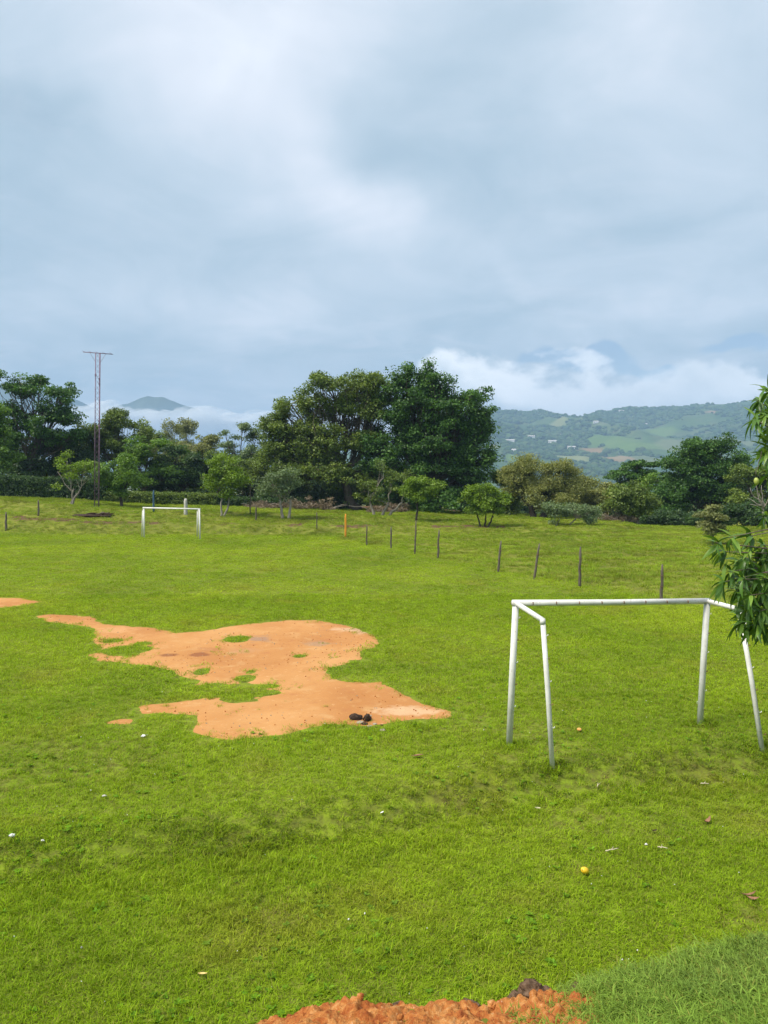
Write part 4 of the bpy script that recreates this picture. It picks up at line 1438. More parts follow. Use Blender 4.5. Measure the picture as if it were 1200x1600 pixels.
MB().tube([e1 * 0.55 + tp_ * 0.45 + np.array([0, 0, -0.02]), tp_ + np.array([wd / 2, 0, -0.7])], 0.012, 4).build("stay", M_STEEL, root)
for zz, sx_ in ((0.80, 1), (0.855, -1), (0.83, 1), (0.56, 1), (0.53, 1)):
    MB().box(np.array([leanx * zz + sx_ * wd * 0.42, -0.03, Hm * zz]), (0.10, 0.10, 0.16)).build("clamp_box", M_STEEL, root, False)


# ================================================================== goals
def pipe(pts, r, name, root, off, sides=14):
    return MB().tube(np.asarray(pts) - off, r, sides).build(name, M_PAINT, root)


A_b = ghit(795, 1166)
B_b = ghit(1093, 1133)
C_b = ghit(864.5, 1203)
D_b = ghit(1194, 1177)
A_t = at(806, 942, A_b[1] + 0.02)
B_t = at(1105, 939, B_b[1] + 0.02)
C_t = at(848, 969, A_b[1] - 0.62)
D_t = at(1155, 952, B_b[1] - 0.62)
root = thing("football_goal", "white pipe goal frame nearby, its crossbar partly behind mango leaves", "goal", tuple(A_b), "goals of the pitch")
dn = np.array([0, 0, -0.15])
for b_, t_, nm, rd in ((A_b, A_t, "post", 0.045), (B_b, B_t, "post", 0.044), (C_b, C_t, "rear_stay", 0.033), (D_b, D_t, "rear_stay", 0.033)):
    p_ = pipe([b_ + dn, b_ * 0.5 + t_ * 0.5, t_], rd, nm, root, A_b)
    for k in range(6):
        q = b_ + (t_ - b_) * (0.12 + 0.155 * k) - A_b
        MB().tube([q + np.array([rd * 0.8, -rd * 0.4, 0]), q + np.array([rd + 0.014, -rd * 0.6, 0.004]), q + np.array([rd + 0.016, -rd * 0.6, 0.022])], 0.006, 5).build("net_hook", M_PAINT if k % 2 else M_RUST, p_)
ex = unit((B_t - A_t)[None])[0]
cb = pipe([A_t - ex * 0.05, A_t * 0.5 + B_t * 0.5 + np.array([0, 0, -0.008]), B_t + ex * 0.04], 0.043, "crossbar", root, A_b)
for k in range(8):
    q = A_t + (B_t - A_t) * (0.08 + 0.115 * k) - A_b
    MB().tube([q + np.array([0, -0.040, 0.015]), q + np.array([0, -0.056, 0.012]), q + np.array([0, -0.058, -0.018])], 0.007, 5).build("net_hook", M_RUST, cb)
pipe([A_t + np.array([0, 0, 0.0]), C_t], 0.034, "top_rail", root, A_b)
pipe([B_t, D_t], 0.034, "top_rail", root, A_b)
for q, rd in ((C_t, 0.040), (D_t, 0.040)):
    v_ = unit((q - A_t)[None])[0] * 0.0
    MB().tube([q - A_b + np.array([0, 0, -0.05]), q - A_b + np.array([0, 0, 0.02])], [rd, rd * 0.8], 12).build("elbow", M_PAINT, root)

a_b = ghit(225, 840)
b_b = ghit(312.5, 843)
c_b = ghit(221.5, 838.5)
d_b = ghit(308, 839.5)
a_t = at(224.8, 793.5, a_b[1])
b_t = at(311.4, 795.5, b_b[1])
c_t = at(223.0, 797, c_b[1] - 0.3)
d_t = at(308.6, 798, d_b[1] - 0.3)
root = thing("football_goal", "small white goal frame at the far end before the bank", "goal", tuple(a_b), "goals of the pitch")
for b_, t_, nm, rd in ((a_b, a_t, "post", 0.05), (b_b, b_t, "post", 0.05), (c_b, c_t, "rear_stay", 0.035), (d_b, d_t, "rear_stay", 0.035)):
    pipe([b_ + dn, t_], rd, nm, root, a_b, 10)
pipe([a_t - np.array([0.05, 0, 0]), b_t + np.array([0.05, 0, 0])], 0.05, "crossbar", root, a_b, 10)
pipe([a_t, c_t], 0.035, "top_rail", root, a_b, 8)
pipe([b_t, d_t], 0.035, "top_rail", root, a_b, 8)


# ================================================================== mango tree at the right edge
def mango_leaf_mesh(k):
    r = np.random.default_rng(200 + k)
    st = np.linspace(0, 1, 7)
    wv = np.array([0.06, 0.55, 0.95, 1.0, 0.8, 0.45, 0.03]) * 0.021
    bend = 0.35 + 0.25 * r.random()
    V = []
    for s, w in zip(st, wv):
        x = s * 0.225 * (1 - 0.10 * s)
        z = -bend * 0.205 * s * s
        y0 = 0.004 * math.sin(s * 5 + k)
        V += [(x, y0 - w, z + 0.30 * w), (x, y0, z), (x, y0 + w, z + 0.30 * w)]
    F = []
    for i in range(6):
        for c_ in range(2):
            a_ = i * 3 + c_
            F.append((a_, a_ + 1, a_ + 4, a_ + 3))
    V = np.array(V)
    me_ = mesh_np("mango_leaf", V, F, L_MANGO, True, {"v": np.full(len(V), (0.15, 0.35, 0.5, 0.8, 0.95)[k])})
    return me_, V, F


LEAFM = [mango_leaf_mesh(k) for k in range(5)]
mroot = on_land(1600, 8.9)
root = thing("mango_tree", "mango tree with long drooping leaves reaching in at the right edge", "tree", tuple(mroot))
r = np.random.default_rng(77)
forkz = 1.9
MB().tube(curve_pts(np.array([0, 0, -0.2]), np.array([-0.15, 0.1, forkz]), 0, 7, r), np.linspace(0.24, 0.17, 7), 12, wob=0.12).build("trunk", M_BARK, root)
VIS = [(1183, 626, 8.6), (1180, 655, 8.4), (1200, 640, 8.8), (1201, 612, 8.7), (1202, 690, 8.6), (1196, 712, 8.5), (1203, 742, 8.7), (1207, 668, 8.5),
       (1140, 840, 8.3), (1118, 848, 8.4), (1130, 862, 8.5), (1172, 838, 8.5), (1192, 852, 8.6), (1176, 878, 8.7), (1138, 893, 8.5), (1128, 910, 8.4), (1160, 905, 8.3), (1185, 896, 8.4), (1200, 880, 8.6),
       (1150, 922, 8.6), (1172, 930, 8.2), (1192, 925, 8.4), (1166, 950, 8.5), (1186, 955, 8.3), (1200, 950, 8.6), (1190, 972, 8.5), (1202, 905, 8.2), (1163, 872, 8.6), (1205, 975, 8.3)]
hub = [np.array([-0.9, -0.1, 2.9]), np.array([-0.75, -0.2, 2.3]), np.array([-0.3, 0.5, 3.4]), np.array([0.8, 0.2, 3.0]), np.array([0.3, -0.8, 3.1]), np.array([-1.3, -0.2, 2.55]), np.array([-1.2, -0.2, 3.5])]
for h_ in hub:
    MB().tube(curve_pts(np.array([-0.15, 0.1, forkz - 0.15]), h_, 0.05, 7, r), np.linspace(0.10, 0.035, 7), 8, wob=0.1).build("limb", M_BARK, root)


def whorl(c_, axis_, n_):
    """leaf frames radiating and drooping round a shoot tip"""
    axis_ = unit(axis_[None])[0]
    u_ = unit(np.cross(axis_, [0.1, 0.2, 0.97])[None])[0]
    w_ = np.cross(axis_, u_)
    res = []
    for i in range(n_):
        an = i * 2.399 + r.random() * 0.5
        tilt = r.uniform(0.15, 0.95)
        d_ = axis_ * tilt + (u_ * math.cos(an) + w_ * math.sin(an)) * 1.0 + np.array([0, 0, -0.25 - 0.35 * r.random()])
        d_ = unit(d_[None])[0]
        up_ = np.array([0, 0, 1.0]) + 0.35 * r.normal(size=3)
        y_ = unit(np.cross(up_, d_)[None])[0]
        z_ = np.cross(d_, y_)
        s_ = r.uniform(0.75, 1.25)
        o_ = c_ - axis_ * 0.05 * r.random()
        res.append((o_, d_ * s_, y_ * s_, z_ * s_))
    return res


def nearest_hub(c_):
    return hub[int(np.argmin([np.linalg.norm(h_ - c_) for h_ in hub]))]


twm = MB()
for (px, py, Y) in VIS:
    c_ = at(px, py, Y) - mroot
    h_ = nearest_hub(c_)
    ax_ = unit((c_ - h_)[None])[0] * np.array([1, 1, 0.5]) + np.array([-0.1, 0, 0.05])
    MB().tube(curve_pts(h_, c_, 0.12, 6, r), np.linspace(0.016, 0.005, 6), 5).build("shoot", M_BARK, root)
    for fr in whorl(c_, ax_, 11):
        k = int(r.integers(0, 5)) if r.random() < 0.6 else int(r.integers(0, 3))
        o = obj("leaf", LEAFM[k][0], root)
        M4 = Matrix.Identity(4)
        for a_ in range(3):
            M4[a_][0], M4[a_][1], M4[a_][2], M4[a_][3] = fr[1][a_], fr[2][a_], fr[3][a_], fr[0][a_]
        o.matrix_local = M4
# the rest of the crown, out of the picture to the right
cv, cf, ca = [], [], []
nv = 0
made = 0
EXTRA = [(r.uniform(1150, 1240), r.uniform(850, 985), r.uniform(8.3, 9.3)) for _ in range(46)] + [(r.uniform(1194, 1240), r.uniform(600, 850), r.uniform(8.4, 9.2)) for _ in range(22)]
while made < 190 + len(EXTRA):
    g = unit(r.normal(size=(1, 3)))[0] * (0.45 + 0.55 * r.random())
    c_ = np.array([0.15, 0.0, 3.35]) + g * np.array([2.35, 2.1, 1.9])
    if made < len(EXTRA):
        c_ = at(*EXTRA[made]) - mroot
    wp = c_ + mroot
    if made >= len(EXTRA) and (wp[1] < 4.0 or 600 + FPX * wp[0] / wp[1] < 1245):
        continue
    made += 1
    h_ = nearest_hub(c_)
    v_, f_ = tri_tube(h_, c_, 0.014, 0.005, r)
    cv.append(v_)
    cf += [tuple(int(q) + nv for q in ff) for ff in f_]
    ca.append(np.zeros(len(v_)))
    nv += len(v_)
    for fr in whorl(c_, c_ - h_ + np.array([0, 0, 0.1]), 11):
        k = int(r.integers(0, 5))
        Vl = LEAFM[k][1]
        Vw = fr[0] + Vl[:, :1] * fr[1] + Vl[:, 1:2] * fr[2] + Vl[:, 2:] * fr[3]
        cv.append(Vw)
        cf += [tuple(q + nv for q in ff) for ff in LEAFM[k][2]]
        ca.append(np.full(len(Vw), r.random()))
        nv += len(Vw)
obj("crown", mesh_np("crown", np.concatenate(cv), cf, L_MANGO, True, {"v": np.concatenate(ca)}), root, kind="stuff")


# ================================================================== mangoes
def mango_mesh(mat, L):
    b_ = bmesh.new()
    bmesh.ops.create_uvsphere(b_, u_segments=18, v_segments=12, radius=0.5)
    for v in b_.verts:
        x, y, z = v.co
        t = x + 0.5
        v.co = Vector((x * L * 1.25, (y + 0.10 * (x * x)) * L * (0.95 - 0.15 * t), z * L * (0.85 - 0.12 * t)))
    m_ = bpy.data.meshes.new("fruit")
    b_.to_mesh(m_)
    b_.free()
    m_.materials.append(mat)
    m_.polygons.foreach_set("use_smooth", np.ones(len(m_.polygons), bool))
    return m_


def mango(label, loc, mat, L, rot, hang=None):
    t_ = thing("mango", label, "mango", tuple(loc), "mangoes")
    o = obj("fruit", mango_mesh(mat, L), t_)
    o.rotation_euler = rot
    ax_ = Matrix.Identity(3)
    from mathutils import Euler
    q = Euler(rot).to_matrix() @ Vector((-L * 0.62, 0, 0))
    if hang is None:
        MB().tube([np.array(q), np.array(q * 1.12)], [0.006, 0.004], 6).build("stalk", M_BARK, t_)
    else:
        MB().tube(curve_pts(np.array(q), hang, 0.02, 6), np.linspace(0.004, 0.005, 6), 5).build("stalk", M_BARK, t_)


g_ = ghit(914, 1370)
mango("ripe yellow mango lying on the near grass", g_ + np.array([0, 0, 0.055]), M_MANGO_Y, 0.083, (0.2, 0.45, 0.7))
g_ = ghit(905, 1145)
mango("small orange mango on the grass between the near goal's posts", g_ + np.array([0, 0, 0.04]), M_MANGO_O, 0.062, (0.1, 0.1, 2.3))
hc = at(1182, 752, 8.5)
mango("pale green mango hanging from the tree at the right edge", hc, M_MANGO_G, 0.068, (0, 1.45, 0), at(1190, 705, 8.5) - hc)


# ================================================================== small things lying about
def lump(name, sx_, sy_, sz_, mat, seed, sub=2, amp=0.7):
    b_ = bmesh.new()
    bmesh.ops.create_icosphere(b_, subdivisions=sub, radius=1.0)
    for v in b_.verts:
        q = fbm(np.array([v.co.x * 1.6 + seed * 3.7 + v.co.z]), np.array([v.co.y * 1.6 + v.co.z * 1.9 + seed]), 4)[0]
        v.co = v.co * (1 - amp / 2 + amp * q)
        v.co.x *= sx_
        v.co.y *= sy_
        v.co.z *= sz_
    m_ = bpy.data.meshes.new(name)
    b_.to_mesh(m_)
    b_.free()
    m_.materials.append(mat)
    return m_


# dark husks at the near edge of the bare earth
for i, (px, py, w, h_, lab) in enumerate(((556, 1124, 0.095, 0.055, "dark brown husk lying at the near edge of the orange earth, left of two"), (573, 1125, 0.085, 0.065, "dark hollow husk lying at the near edge of the orange earth, right of two"))):
    g_ = ghit(px, py + 2)
    t_ = thing("husk", lab, "husk", tuple(g_ + np.array([0, 0, 0.02])), "husks on the bare earth")
    # a curved shell: half tube with thick wall
    m_ = MB()
    Vh, Fh = [], []
    nu, nv2 = 9, 7
    for sh in (1.0, 0.72):
        for a_ in range(nu):
            u_ = a_ / (nu - 1) - 0.5
            for b2 in range(nv2):
                an = math.pi * (0.02 + 0.96 * b2 / (nv2 - 1))
                wv = (1 - 1.6 * u_ * u_) * (1 + 0.18 * math.sin(7 * u_ + b2 + i))
                Vh.append((u_ * w * 2.1, -math.cos(an) * w * 0.62 * wv * sh, math.sin(an) * h_ * 1.5 * wv * sh))
    for s_ in range(2):
        o_ = s_ * nu * nv2
        for a_ in range(nu - 1):
            for b2 in range(nv2 - 1):
                q = o_ + a_ * nv2 + b2
                Fh.append((q, q + 1, q + nv2 + 1, q + nv2))
    for a_ in range(nu - 1):
        for b2 in (0, nv2 - 1):
            q = a_ * nv2 + b2
            Fh.append((q, q + nv2, q + nv2 + nu * nv2, q + nu * nv2))
    for b2 in range(nv2 - 1):
        for a_ in (0, nu - 1):
            q = a_ * nv2 + b2
            Fh.append((q, q + 1, q + 1 + nu * nv2, q + nu * nv2))
    m_.add(Vh, Fh)
    sh_ = m_.build("shell", M_DARKORG, t_, False)
    sh_.rotation_euler = (0.1, 0.1, (0.25, 1.2)[i])
    k_ = obj("kernel", lump("kernel", w * 0.6, w * 0.45, h_ * 0.8, M_DARKORG, i + 2, 2), t_)
    k_.location = (0.02, 0.03, 0.01)
r = np.random.default_rng(5)
for i, (px, py, s_) in enumerate(((562, 1131, 0.055), (570, 1133, 0.05), (585, 1132, 0.035), (578, 1136, 0.04), (596, 1134, 0.028), (598, 1143, 0.045), (566, 1129, 0.04), (590, 1137, 0.03))):
    g_ = ghit(px, py)
    o = obj("crumb", lump("crumb", s_, s_ * 0.8, s_ * 0.45, (M_ASH, M_DARKORG)[i in (1, 4, 7)], i + 20), loc=tuple(g_ + np.array([0, 0, s_ * 0.2])))
    o["label"] = ("left grey crumb directly below the left dark husk", "dark crumb below the gap between the dark husks", "small ashy crumb right of the dark husks", "ashy crumb below the right dark husk",
                  "tiny dark crumb at the turf edge right of the husks", "pale crumb in the turf just beyond the earth's edge", "ashy crumb touching the left dark husk", "small dark crumb farther below the right husk")[i]
    o["category"] = "crumb"
    o["group"] = "crumbs beside the husks"


def flat_leaf(label, px, py, L, Wd, mat, rz, name="dry_leaf", cat="leaf", curl=0.35, group="fallen leaves on the lawn"):
    g_ = ghit(px, py)
    V, F = [], []
    st = np.linspace(0, 1, 6)
    for s in st:
        w = Wd * math.sin(math.pi * min(0.98, max(0.03, s))) * 0.5
        for q in (-1, 0, 1):
            V.append(((s - 0.5) * L, q * w, 0.035 + curl * L * (s - 0.5) ** 2 + 0.35 * abs(q) * w))
    for i in range(5):
        for c_ in range(2):
            a_ = i * 3 + c_
            F.append((a_, a_ + 1, a_ + 4, a_ + 3))
    nV = len(V)
    V = V + [(v[0], v[1], v[2] - 0.0015) for v in V]
    F = F + [tuple(nV + q for q in reversed(f)) for f in F]
    o = obj(name, mesh_np(name, np.array(V), F, mat, True), loc=tuple(g_))
    o.rotation_euler = (random.uniform(-0.3, 0.3), random.uniform(-0.2, 0.2), rz)
    o["label"] = label
    o["category"] = cat
    if group:
        o["group"] = group
    return o


def twig(label, px, py, L, mat, rz, rad=0.007):
    g_ = ghit(px, py)
    t_ = thing("fallen_twig", label, "twig", tuple(g_), "fallen twigs on the lawn")
    rr2 = np.random.default_rng(int(px))
    c_, s_ = math.cos(rz), math.sin(rz)
    a_ = np.array([-c_ * L / 2, -s_ * L / 2, 0.04])
    st_ = MB().tube(curve_pts(a_, -a_ * np.array([1, 1, -1.2]), 0.06, 7, rr2), np.linspace(rad, rad * 0.6, 7), 6, wob=0.3).build("stem", mat, t_)
    MB().tube([a_ * 0.2 + np.array([0, 0, 0.03]), a_ * 0.2 + np.array([s_ * 0.03 + c_ * 0.03, 0.02, 0.06])], [rad * 0.6, rad * 0.3], 5).build("side_twig", mat, t_)


flat_leaf("curled reddish brown dry leaf right of the near goal's rear stay", 1106, 1290, 0.13, 0.055, M_DRYLEAF, 0.6, curl=1.4)
flat_leaf("large dry brown leaf near the right edge below the mango tree", 1170, 1406, 0.17, 0.05, M_DRYLEAF, 0.1, curl=0.8)
flat_leaf("dry brown leaf lying beside the larger one at the right edge", 1178, 1412, 0.11, 0.04, M_DRYLEAF, -0.5, curl=1.0)
flat_leaf("yellowish fallen leaf on the near left grass", 316, 1531, 0.075, 0.035, M_YLEAF, 0.1)
flat_leaf("small tan fallen leaf left of the yellow mango", 840, 1268, 0.07, 0.025, M_STRAW, -0.2)
flat_leaf("dark dead leaf on the grass above the yellow mango", 1021, 1304, 0.09, 0.04, M_DARKORG, 0.4, curl=0.9)
flat_leaf("brown dead leaf on the worn turf left of the near goal", 742, 1200, 0.08, 0.03, M_DARKORG, 0.8, curl=0.8)
flat_leaf("brown dead leaf pressed in the turf below the orange earth", 653, 1187, 0.16, 0.07, M_DRYLEAF, 0.0, curl=0.2)
flat_leaf("pale mint leaf on the small step in the lawn", 598, 1277, 0.06, 0.03, M_SCRAP, 0.9)
twig("bleached straight twig left above the yellow mango", 956, 1334, 0.15, M_STRAW, 0.25)
twig("pale short twig below the near goal's right post", 1101, 1231, 0.10, M_STRAW, -0.15)
twig("white upright twig right of the rear stay's foot", 934, 1233, 0.10, M_STRAW, 1.2, 0.006)
twig("thin pale twig on the darker grass near the right edge", 1035, 1331, 0.10, M_STRAW, -0.5, 0.006)


def scrap(label, px, py, s_, mat, seed, name="paper_scrap", cat="scrap", flat_=0.5, group="pale scraps on the lawn"):
    g_ = ghit(px, py)
    o = obj(name, lump(name, s_ * 0.9, s_ * 0.65, s_ * flat_, mat, seed, 2, 1.7), loc=tuple(g_ + np.array([0, 0, 0.03])))
    o["label"] = label
    o["category"] = cat
    o["group"] = group


scrap("crumpled white scrap at the left edge of the lawn", 19, 1311, 0.030, M_SCRAP, 51, flat_=0.6)
scrap("small pale stone on the left lawn below the orange earth", 163, 1249, 0.034, M_CONCRETE, 52, "pale_stone", "stone")
scrap("small white scrap below the smallest orange earth spot", 224, 1155, 0.035, M_SCRAP, 53)
scrap("white scrap on the left lawn right of the crumpled one", 67, 1324, 0.018, M_SCRAP, 54)
scrap("tiny white scrap beside the twig left of the mango", 1009, 1326, 0.018, M_SCRAP, 55)

# ash heap on the bank by the mast
g_ = ghit(147, 806)
t_ = thing("ash_heap", "dark heap of burnt branches on the bank by the mast", "heap", tuple(g_))
obj("ash", lump("ash", 1.35, 0.6, 0.16, M_DARKORG, 61, 3), t_)
r = np.random.default_rng(8)
for k in range(7):
    a_ = np.array([r.uniform(-1.1, 0.9), r.normal() * 0.25, 0.1])
    d_ = np.array([r.uniform(0.5, 1.0), r.normal() * 0.3, 0.12])
    MB().tube(curve_pts(a_, a_ + d_, 0.05, 5, r), np.linspace(0.05, 0.03, 5), 6).build("burnt_stick", (M_DARKORG, M_BARK)[k % 2], t_)

# ================================================================== torn earth on the lip of the near bank
xs = np.arange(-1.15, 1.15, 0.012)
ys = np.arange(3.05, 4.30, 0.016)
X, Y = np.meshgrid(xs, ys)
edge = np.minimum(np.minimum(X + 1.05 + 0.1 * (fbm(Y * 3, Y * 0, 2) - 0.5), 0.98 - X + 0.25 * (fbm(Y * 4, Y * 0 + 5, 2) - 0.5)), np.minimum(Y - 3.1, 4.22 - Y)) * 1.0
lum = 0.075 * (fbm(X * 6, Y * 6, 3) - 0.50) + 0.075 * (fbm(X * 20, Y * 20, 3) - 0.5) + 0.045 * (fbm(X * 62, Y * 62, 2) - 0.5)
Z = gz(X, Y) + np.clip(edge, -0.05, 0.10) * 0.25 + lum * sst(edge, 0, 0.12)
ix = np.arange(X.size).reshape(X.shape)
Fq = np.stack([ix[:-1, :-1].ravel(), ix[:-1, 1:].ravel(), ix[1:, 1:].ravel(), ix[1:, :-1].ravel()], 1)
mound = obj("dirt_mound", mesh_np("dirt_mound", np.stack([X.ravel(), Y.ravel(), Z.ravel()], 1), Fq, M_CLOD, False))
mound["label"] = "crumbly red orange dirt mound along the bottom edge of the picture"
mound["category"] = "dirt mound"
r = np.random.default_rng(14)
M_SODCLOD = simple_mat("root_clod", (0.06, 0.038, 0.024), (0.20, 0.13, 0.085), 22, 0.95, 0.05, 1.0, 0.02)
for k in range(46):
    x = r.uniform(-0.75, 0.85)
    y = r.uniform(3.45, 3.98)
    s_ = r.uniform(0.008, 0.024) * (1.5 if r.random() < 0.08 else 1.0)
    o = obj("clod", lump("clod", s_, s_ * 0.9, s_ * 0.75, M_CLOD, 100 + k, 2, 0.9), mound)
    o.location = (x, y, ground_z(x, y) + 0.02 + 0.075 * float(fbm(np.array([x * 6]), np.array([y * 6]), 3)[0] - 0.50) + s_ * 0.25)
    o.rotation_euler = (r.random() * 6, r.random() * 6, r.random() * 6)
for (px, py, s_) in ((830, 1550, 0.070), (808, 1566, 0.055), (736, 1574, 0.045), (622, 1573, 0.030), (850, 1558, 0.048), (903, 1553, 0.055), (884, 1562, 0.04)):
    q = at(px, py, 3.86)
    o = obj("clod", lump("clod", s_, s_ * 0.9, s_ * 0.95, M_SODCLOD, int(px), 3, 0.9), mound, label="dark brown sod clod with roots")
    o.location = tuple(q)


# ================================================================== grass (stuff)
def tuft(name, n_bl, rad, hmin, hmax, w, lean, mat, seed, bend=0.5):
    r = np.random.default_rng(seed)
    th = r.uniform(0, 2 * math.pi, n_bl)
    rr2 = rad * np.sqrt(r.random(n_bl))
    b_ = np.stack([np.cos(th) * rr2, np.sin(th) * rr2, np.full(n_bl, -0.008)], 1)
    H = r.uniform(hmin, hmax, n_bl)
    dth = r.uniform(0, 2 * math.pi, n_bl)
    ln = lean * r.uniform(0.3, 1.4, n_bl)
    d_ = np.stack([np.cos(dth) * ln, np.sin(dth) * ln, np.ones(n_bl)], 1)
    d_ = unit(d_)
    sd = np.stack([-np.sin(dth), np.cos(dth), np.zeros(n_bl)], 1)
    fw = np.stack([np.cos(dth), np.sin(dth), np.full(n_bl, -0.55)], 1)
    W_ = (w * r.uniform(0.7, 1.3, n_bl))[:, None]
    mid = b_ + d_ * H[:, None] * 0.55
    tip = b_ + d_ * H[:, None] * 0.95 + fw * H[:, None] * bend * r.uniform(0.2, 1.0, (n_bl, 1))
    V = np.empty((n_bl, 6, 3))
    V[:, 0] = b_ - sd * W_ * 0.35
    V[:, 1] = b_ + sd * W_ * 0.35
    V[:, 2] = mid - sd * W_ * 0.5
    V[:, 3] = mid + sd * W_ * 0.5
    V[:, 4] = tip - sd * W_ * 0.06
    V[:, 5] = tip + sd * W_ * 0.06
    k = np.arange(n_bl)[:, None] * 6
    F = np.concatenate([k + np.array([[0, 1, 3, 2]]), k + np.array([[2, 3, 5, 4]])])
    v = np.repeat(r.random(n_bl), 6)
    return bpy.data.objects.new(name, mesh_np(name, V.reshape(-1, 3), F, mat, False, {"v": v}))


def band(y0, y1, cell, half=0.505, margin=1.0):
    ys = np.arange(y0, y1, cell)
    P_ = []
    for y in ys:
        hw = y * half + margin
        x = np.arange(-hw, hw, cell)
        P_.append(np.stack([x, np.full(len(x), y)], 1))
    P_ = np.concatenate(P_)
    return P_ + rng.uniform(-0.5, 0.5, P_.shape) * cell * 1.1


def grass_field(name, P_, coll, nvar, smin, smax, keep, tilt=0.15, **kw):
    P_ = P_[keep]
    n_ = len(P_)
    z = gz(P_[:, 0], P_[:, 1])
    s_ = rng.uniform(smin, smax, n_)
    hs = s_ * (0.65 + 0.75 * fbm(P_[:, 0] * 0.8, P_[:, 1] * 0.8, 3)) * kw.pop("hmul", 1.0)
    rot = np.stack([rng.normal(size=n_) * tilt, rng.normal(size=n_) * tilt, rng.uniform(0, 6.283, n_)], 1)
    return scatter(name, np.column_stack([P_, z]), rot, np.stack([s_, s_, hs], 1), coll, nvar, kind="stuff")


near_t = hidden_collection("lawn_tufts", [tuft("lawn_tuft", 34, 0.085, 0.025, 0.062, 0.0052, 0.95, M_GRASS, 300 + k, 0.55) for k in range(8)])
mid_t = hidden_collection("lawn_patches", [tuft("lawn_patch", 60, 0.15, 0.028, 0.058, 0.0075, 0.95, M_GRASS, 320 + k, 0.5) for k in range(6)])
far_t = hidden_collection("pitch_patches", [tuft("pitch_patch", 150, 0.38, 0.028, 0.055, 0.011, 0.9, M_GRASS, 340 + k, 0.5) for k in range(6)])
mead_t = hidden_collection("meadow_tufts", [tuft("meadow_tuft", 70, 0.24, 0.07, 0.20, 0.011, 0.7, M_GRASS_ROUGH, 360 + k, 0.6) for k in range(6)])
bank_t = hidden_collection("bank_tufts", [tuft("bank_tuft", 38, 0.06, 0.035, 0.085, 0.0042, 0.7, M_GRASS_BANK, 380 + k, 0.6) for k in range(6)])
tall_t = hidden_collection("tall_tufts", [tuft("tall_tuft", 26, 0.06, 0.05, 0.11, 0.005, 0.55, M_GRASS, 390 + k, 0.5) for k in range(5)])


def keep_lawn(P_, thin=0.10):
    d = dirt_sdf(P_[:, 0], P_[:, 1])
    cl = 0.55 * (fbm(P_[:, 0] * 4 + 2, P_[:, 1] * 4, 3) - 0.45)
    u = rng.random(len(P_))
    return ((d < 0.10) & (u < sst(-d + cl, -0.06, thin + 0.22))) | (u < 0.006 + 0.22 * np.exp(-np.maximum(d, 0) / 0.12) * (fbm(P_[:, 0] * 1.5 + 7, P_[:, 1] * 1.5, 2) > 0.48))


P1 = band(4.5, 8.2, 0.062)
P2 = band(8.2, 13.0, 0.082)
PN = np.concatenate([P1, P2])
worn = fbm(PN[:, 0] * 0.9 + 3, PN[:, 1] * 0.9, 4)
torn = np.exp(-((PN[:, 1] - step_line(PN[:, 0])) / 0.20) ** 2)  # turf thinned here so the step's shaded face reads darker
grass_field("near_grass", PN, near_t, 8, 0.8, 1.3, keep_lawn(PN) & (rng.random(len(PN)) > 0.55 * sst(worn, 0.56, 0.72) + 0.45 * torn) & (PN[:, 1] > LIP_Y + 0.45))
lush = np.exp(-((PN[:, 1] - step_line(PN[:, 0]) + 0.45) / 0.28) ** 2)
PT = PN[rng.random(len(PN)) < 0.14 * sst(fbm(PN[:, 0] * 0.7, PN[:, 1] * 0.7 + 9, 3), 0.42, 0.62) + 0.65 * lush]
grass_field("tall_grass", PT, tall_t, 5, 0.7, 1.15, keep_lawn(PT) & (PT[:, 1] > LIP_Y + 0.45))
P3 = band(13.0, 24.0, 0.135, margin=1.6)
grass_field("middle_grass", P3, mid_t, 6, 0.85, 1.3, keep_lawn(P3) & (meadow(P3[:, 0], P3[:, 1]) < 0.5))
P4 = band(24.0, 58.0, 0.34, margin=3.0)
grass_field("pitch_grass", P4, far_t, 6, 0.85, 1.25, keep_lawn(P4) & (meadow(P4[:, 0], P4[:, 1]) < 0.6))
P5 = band(17.0, 70.0, 0.27, margin=3.0)
md_ = meadow(P5[:, 0], P5[:, 1])
lumpy = fbm(P5[:, 0] * 0.55, P5[:, 1] * 0.8 + 40, 4)
soil5 = np.exp(-((P5[:, 1] - np.interp(P5[:, 0], _sx, _sy) - 2.6 - 1.2 * (fbm(P5[:, 0] * 0.2, P5[:, 0] * 0 + 8, 2) - 0.5)) / 0.8) ** 2) * sst(fbm(P5[:, 0] * 0.45, P5[:, 0] * 0 + 2, 3), 0.40, 0.62) * (P5[:, 0] < 9)
grass_field("meadow_grass", P5, mead_t, 6, 0.5, 1.0, (md_ > 0.35) & (rng.random(len(P5)) < 0.55 + 0.6 * sst(lumpy, 0.38, 0.60)) & (rng.random(len(P5)) > soil5 * 0.7), hmul=1.05)
P6 = band(2.3, 4.45, 0.034, margin=0.6)
P6 = P6[(P6[:, 0] > 0.40)]
k6 = (rng.random(len(P6)) < sst(P6[:, 0] + 0.25 * (fbm(P6[:, 0] * 5, P6[:, 1] * 5, 2) - 0.5), 0.62, 1.05)) & (rng.random(len(P6)) < 0.8)
grass_field("bank_grass", P6, bank_t, 6, 0.65, 1.1, k6, hmul=0.8)
FT = []
for q in (A_b, B_b, C_b, D_b):
    for k in range(26):
        an, rd = rng.uniform(0, 6.28), rng.uniform(0.04, 0.22)
        FT.append((q[0] + math.cos(an) * rd * 1.4, q[1] + math.sin(an) * rd))
FT = np.array(FT)
grass_field("post_foot_grass", FT, tall_t, 5, 0.8, 1.4, np.ones(len(FT), bool))
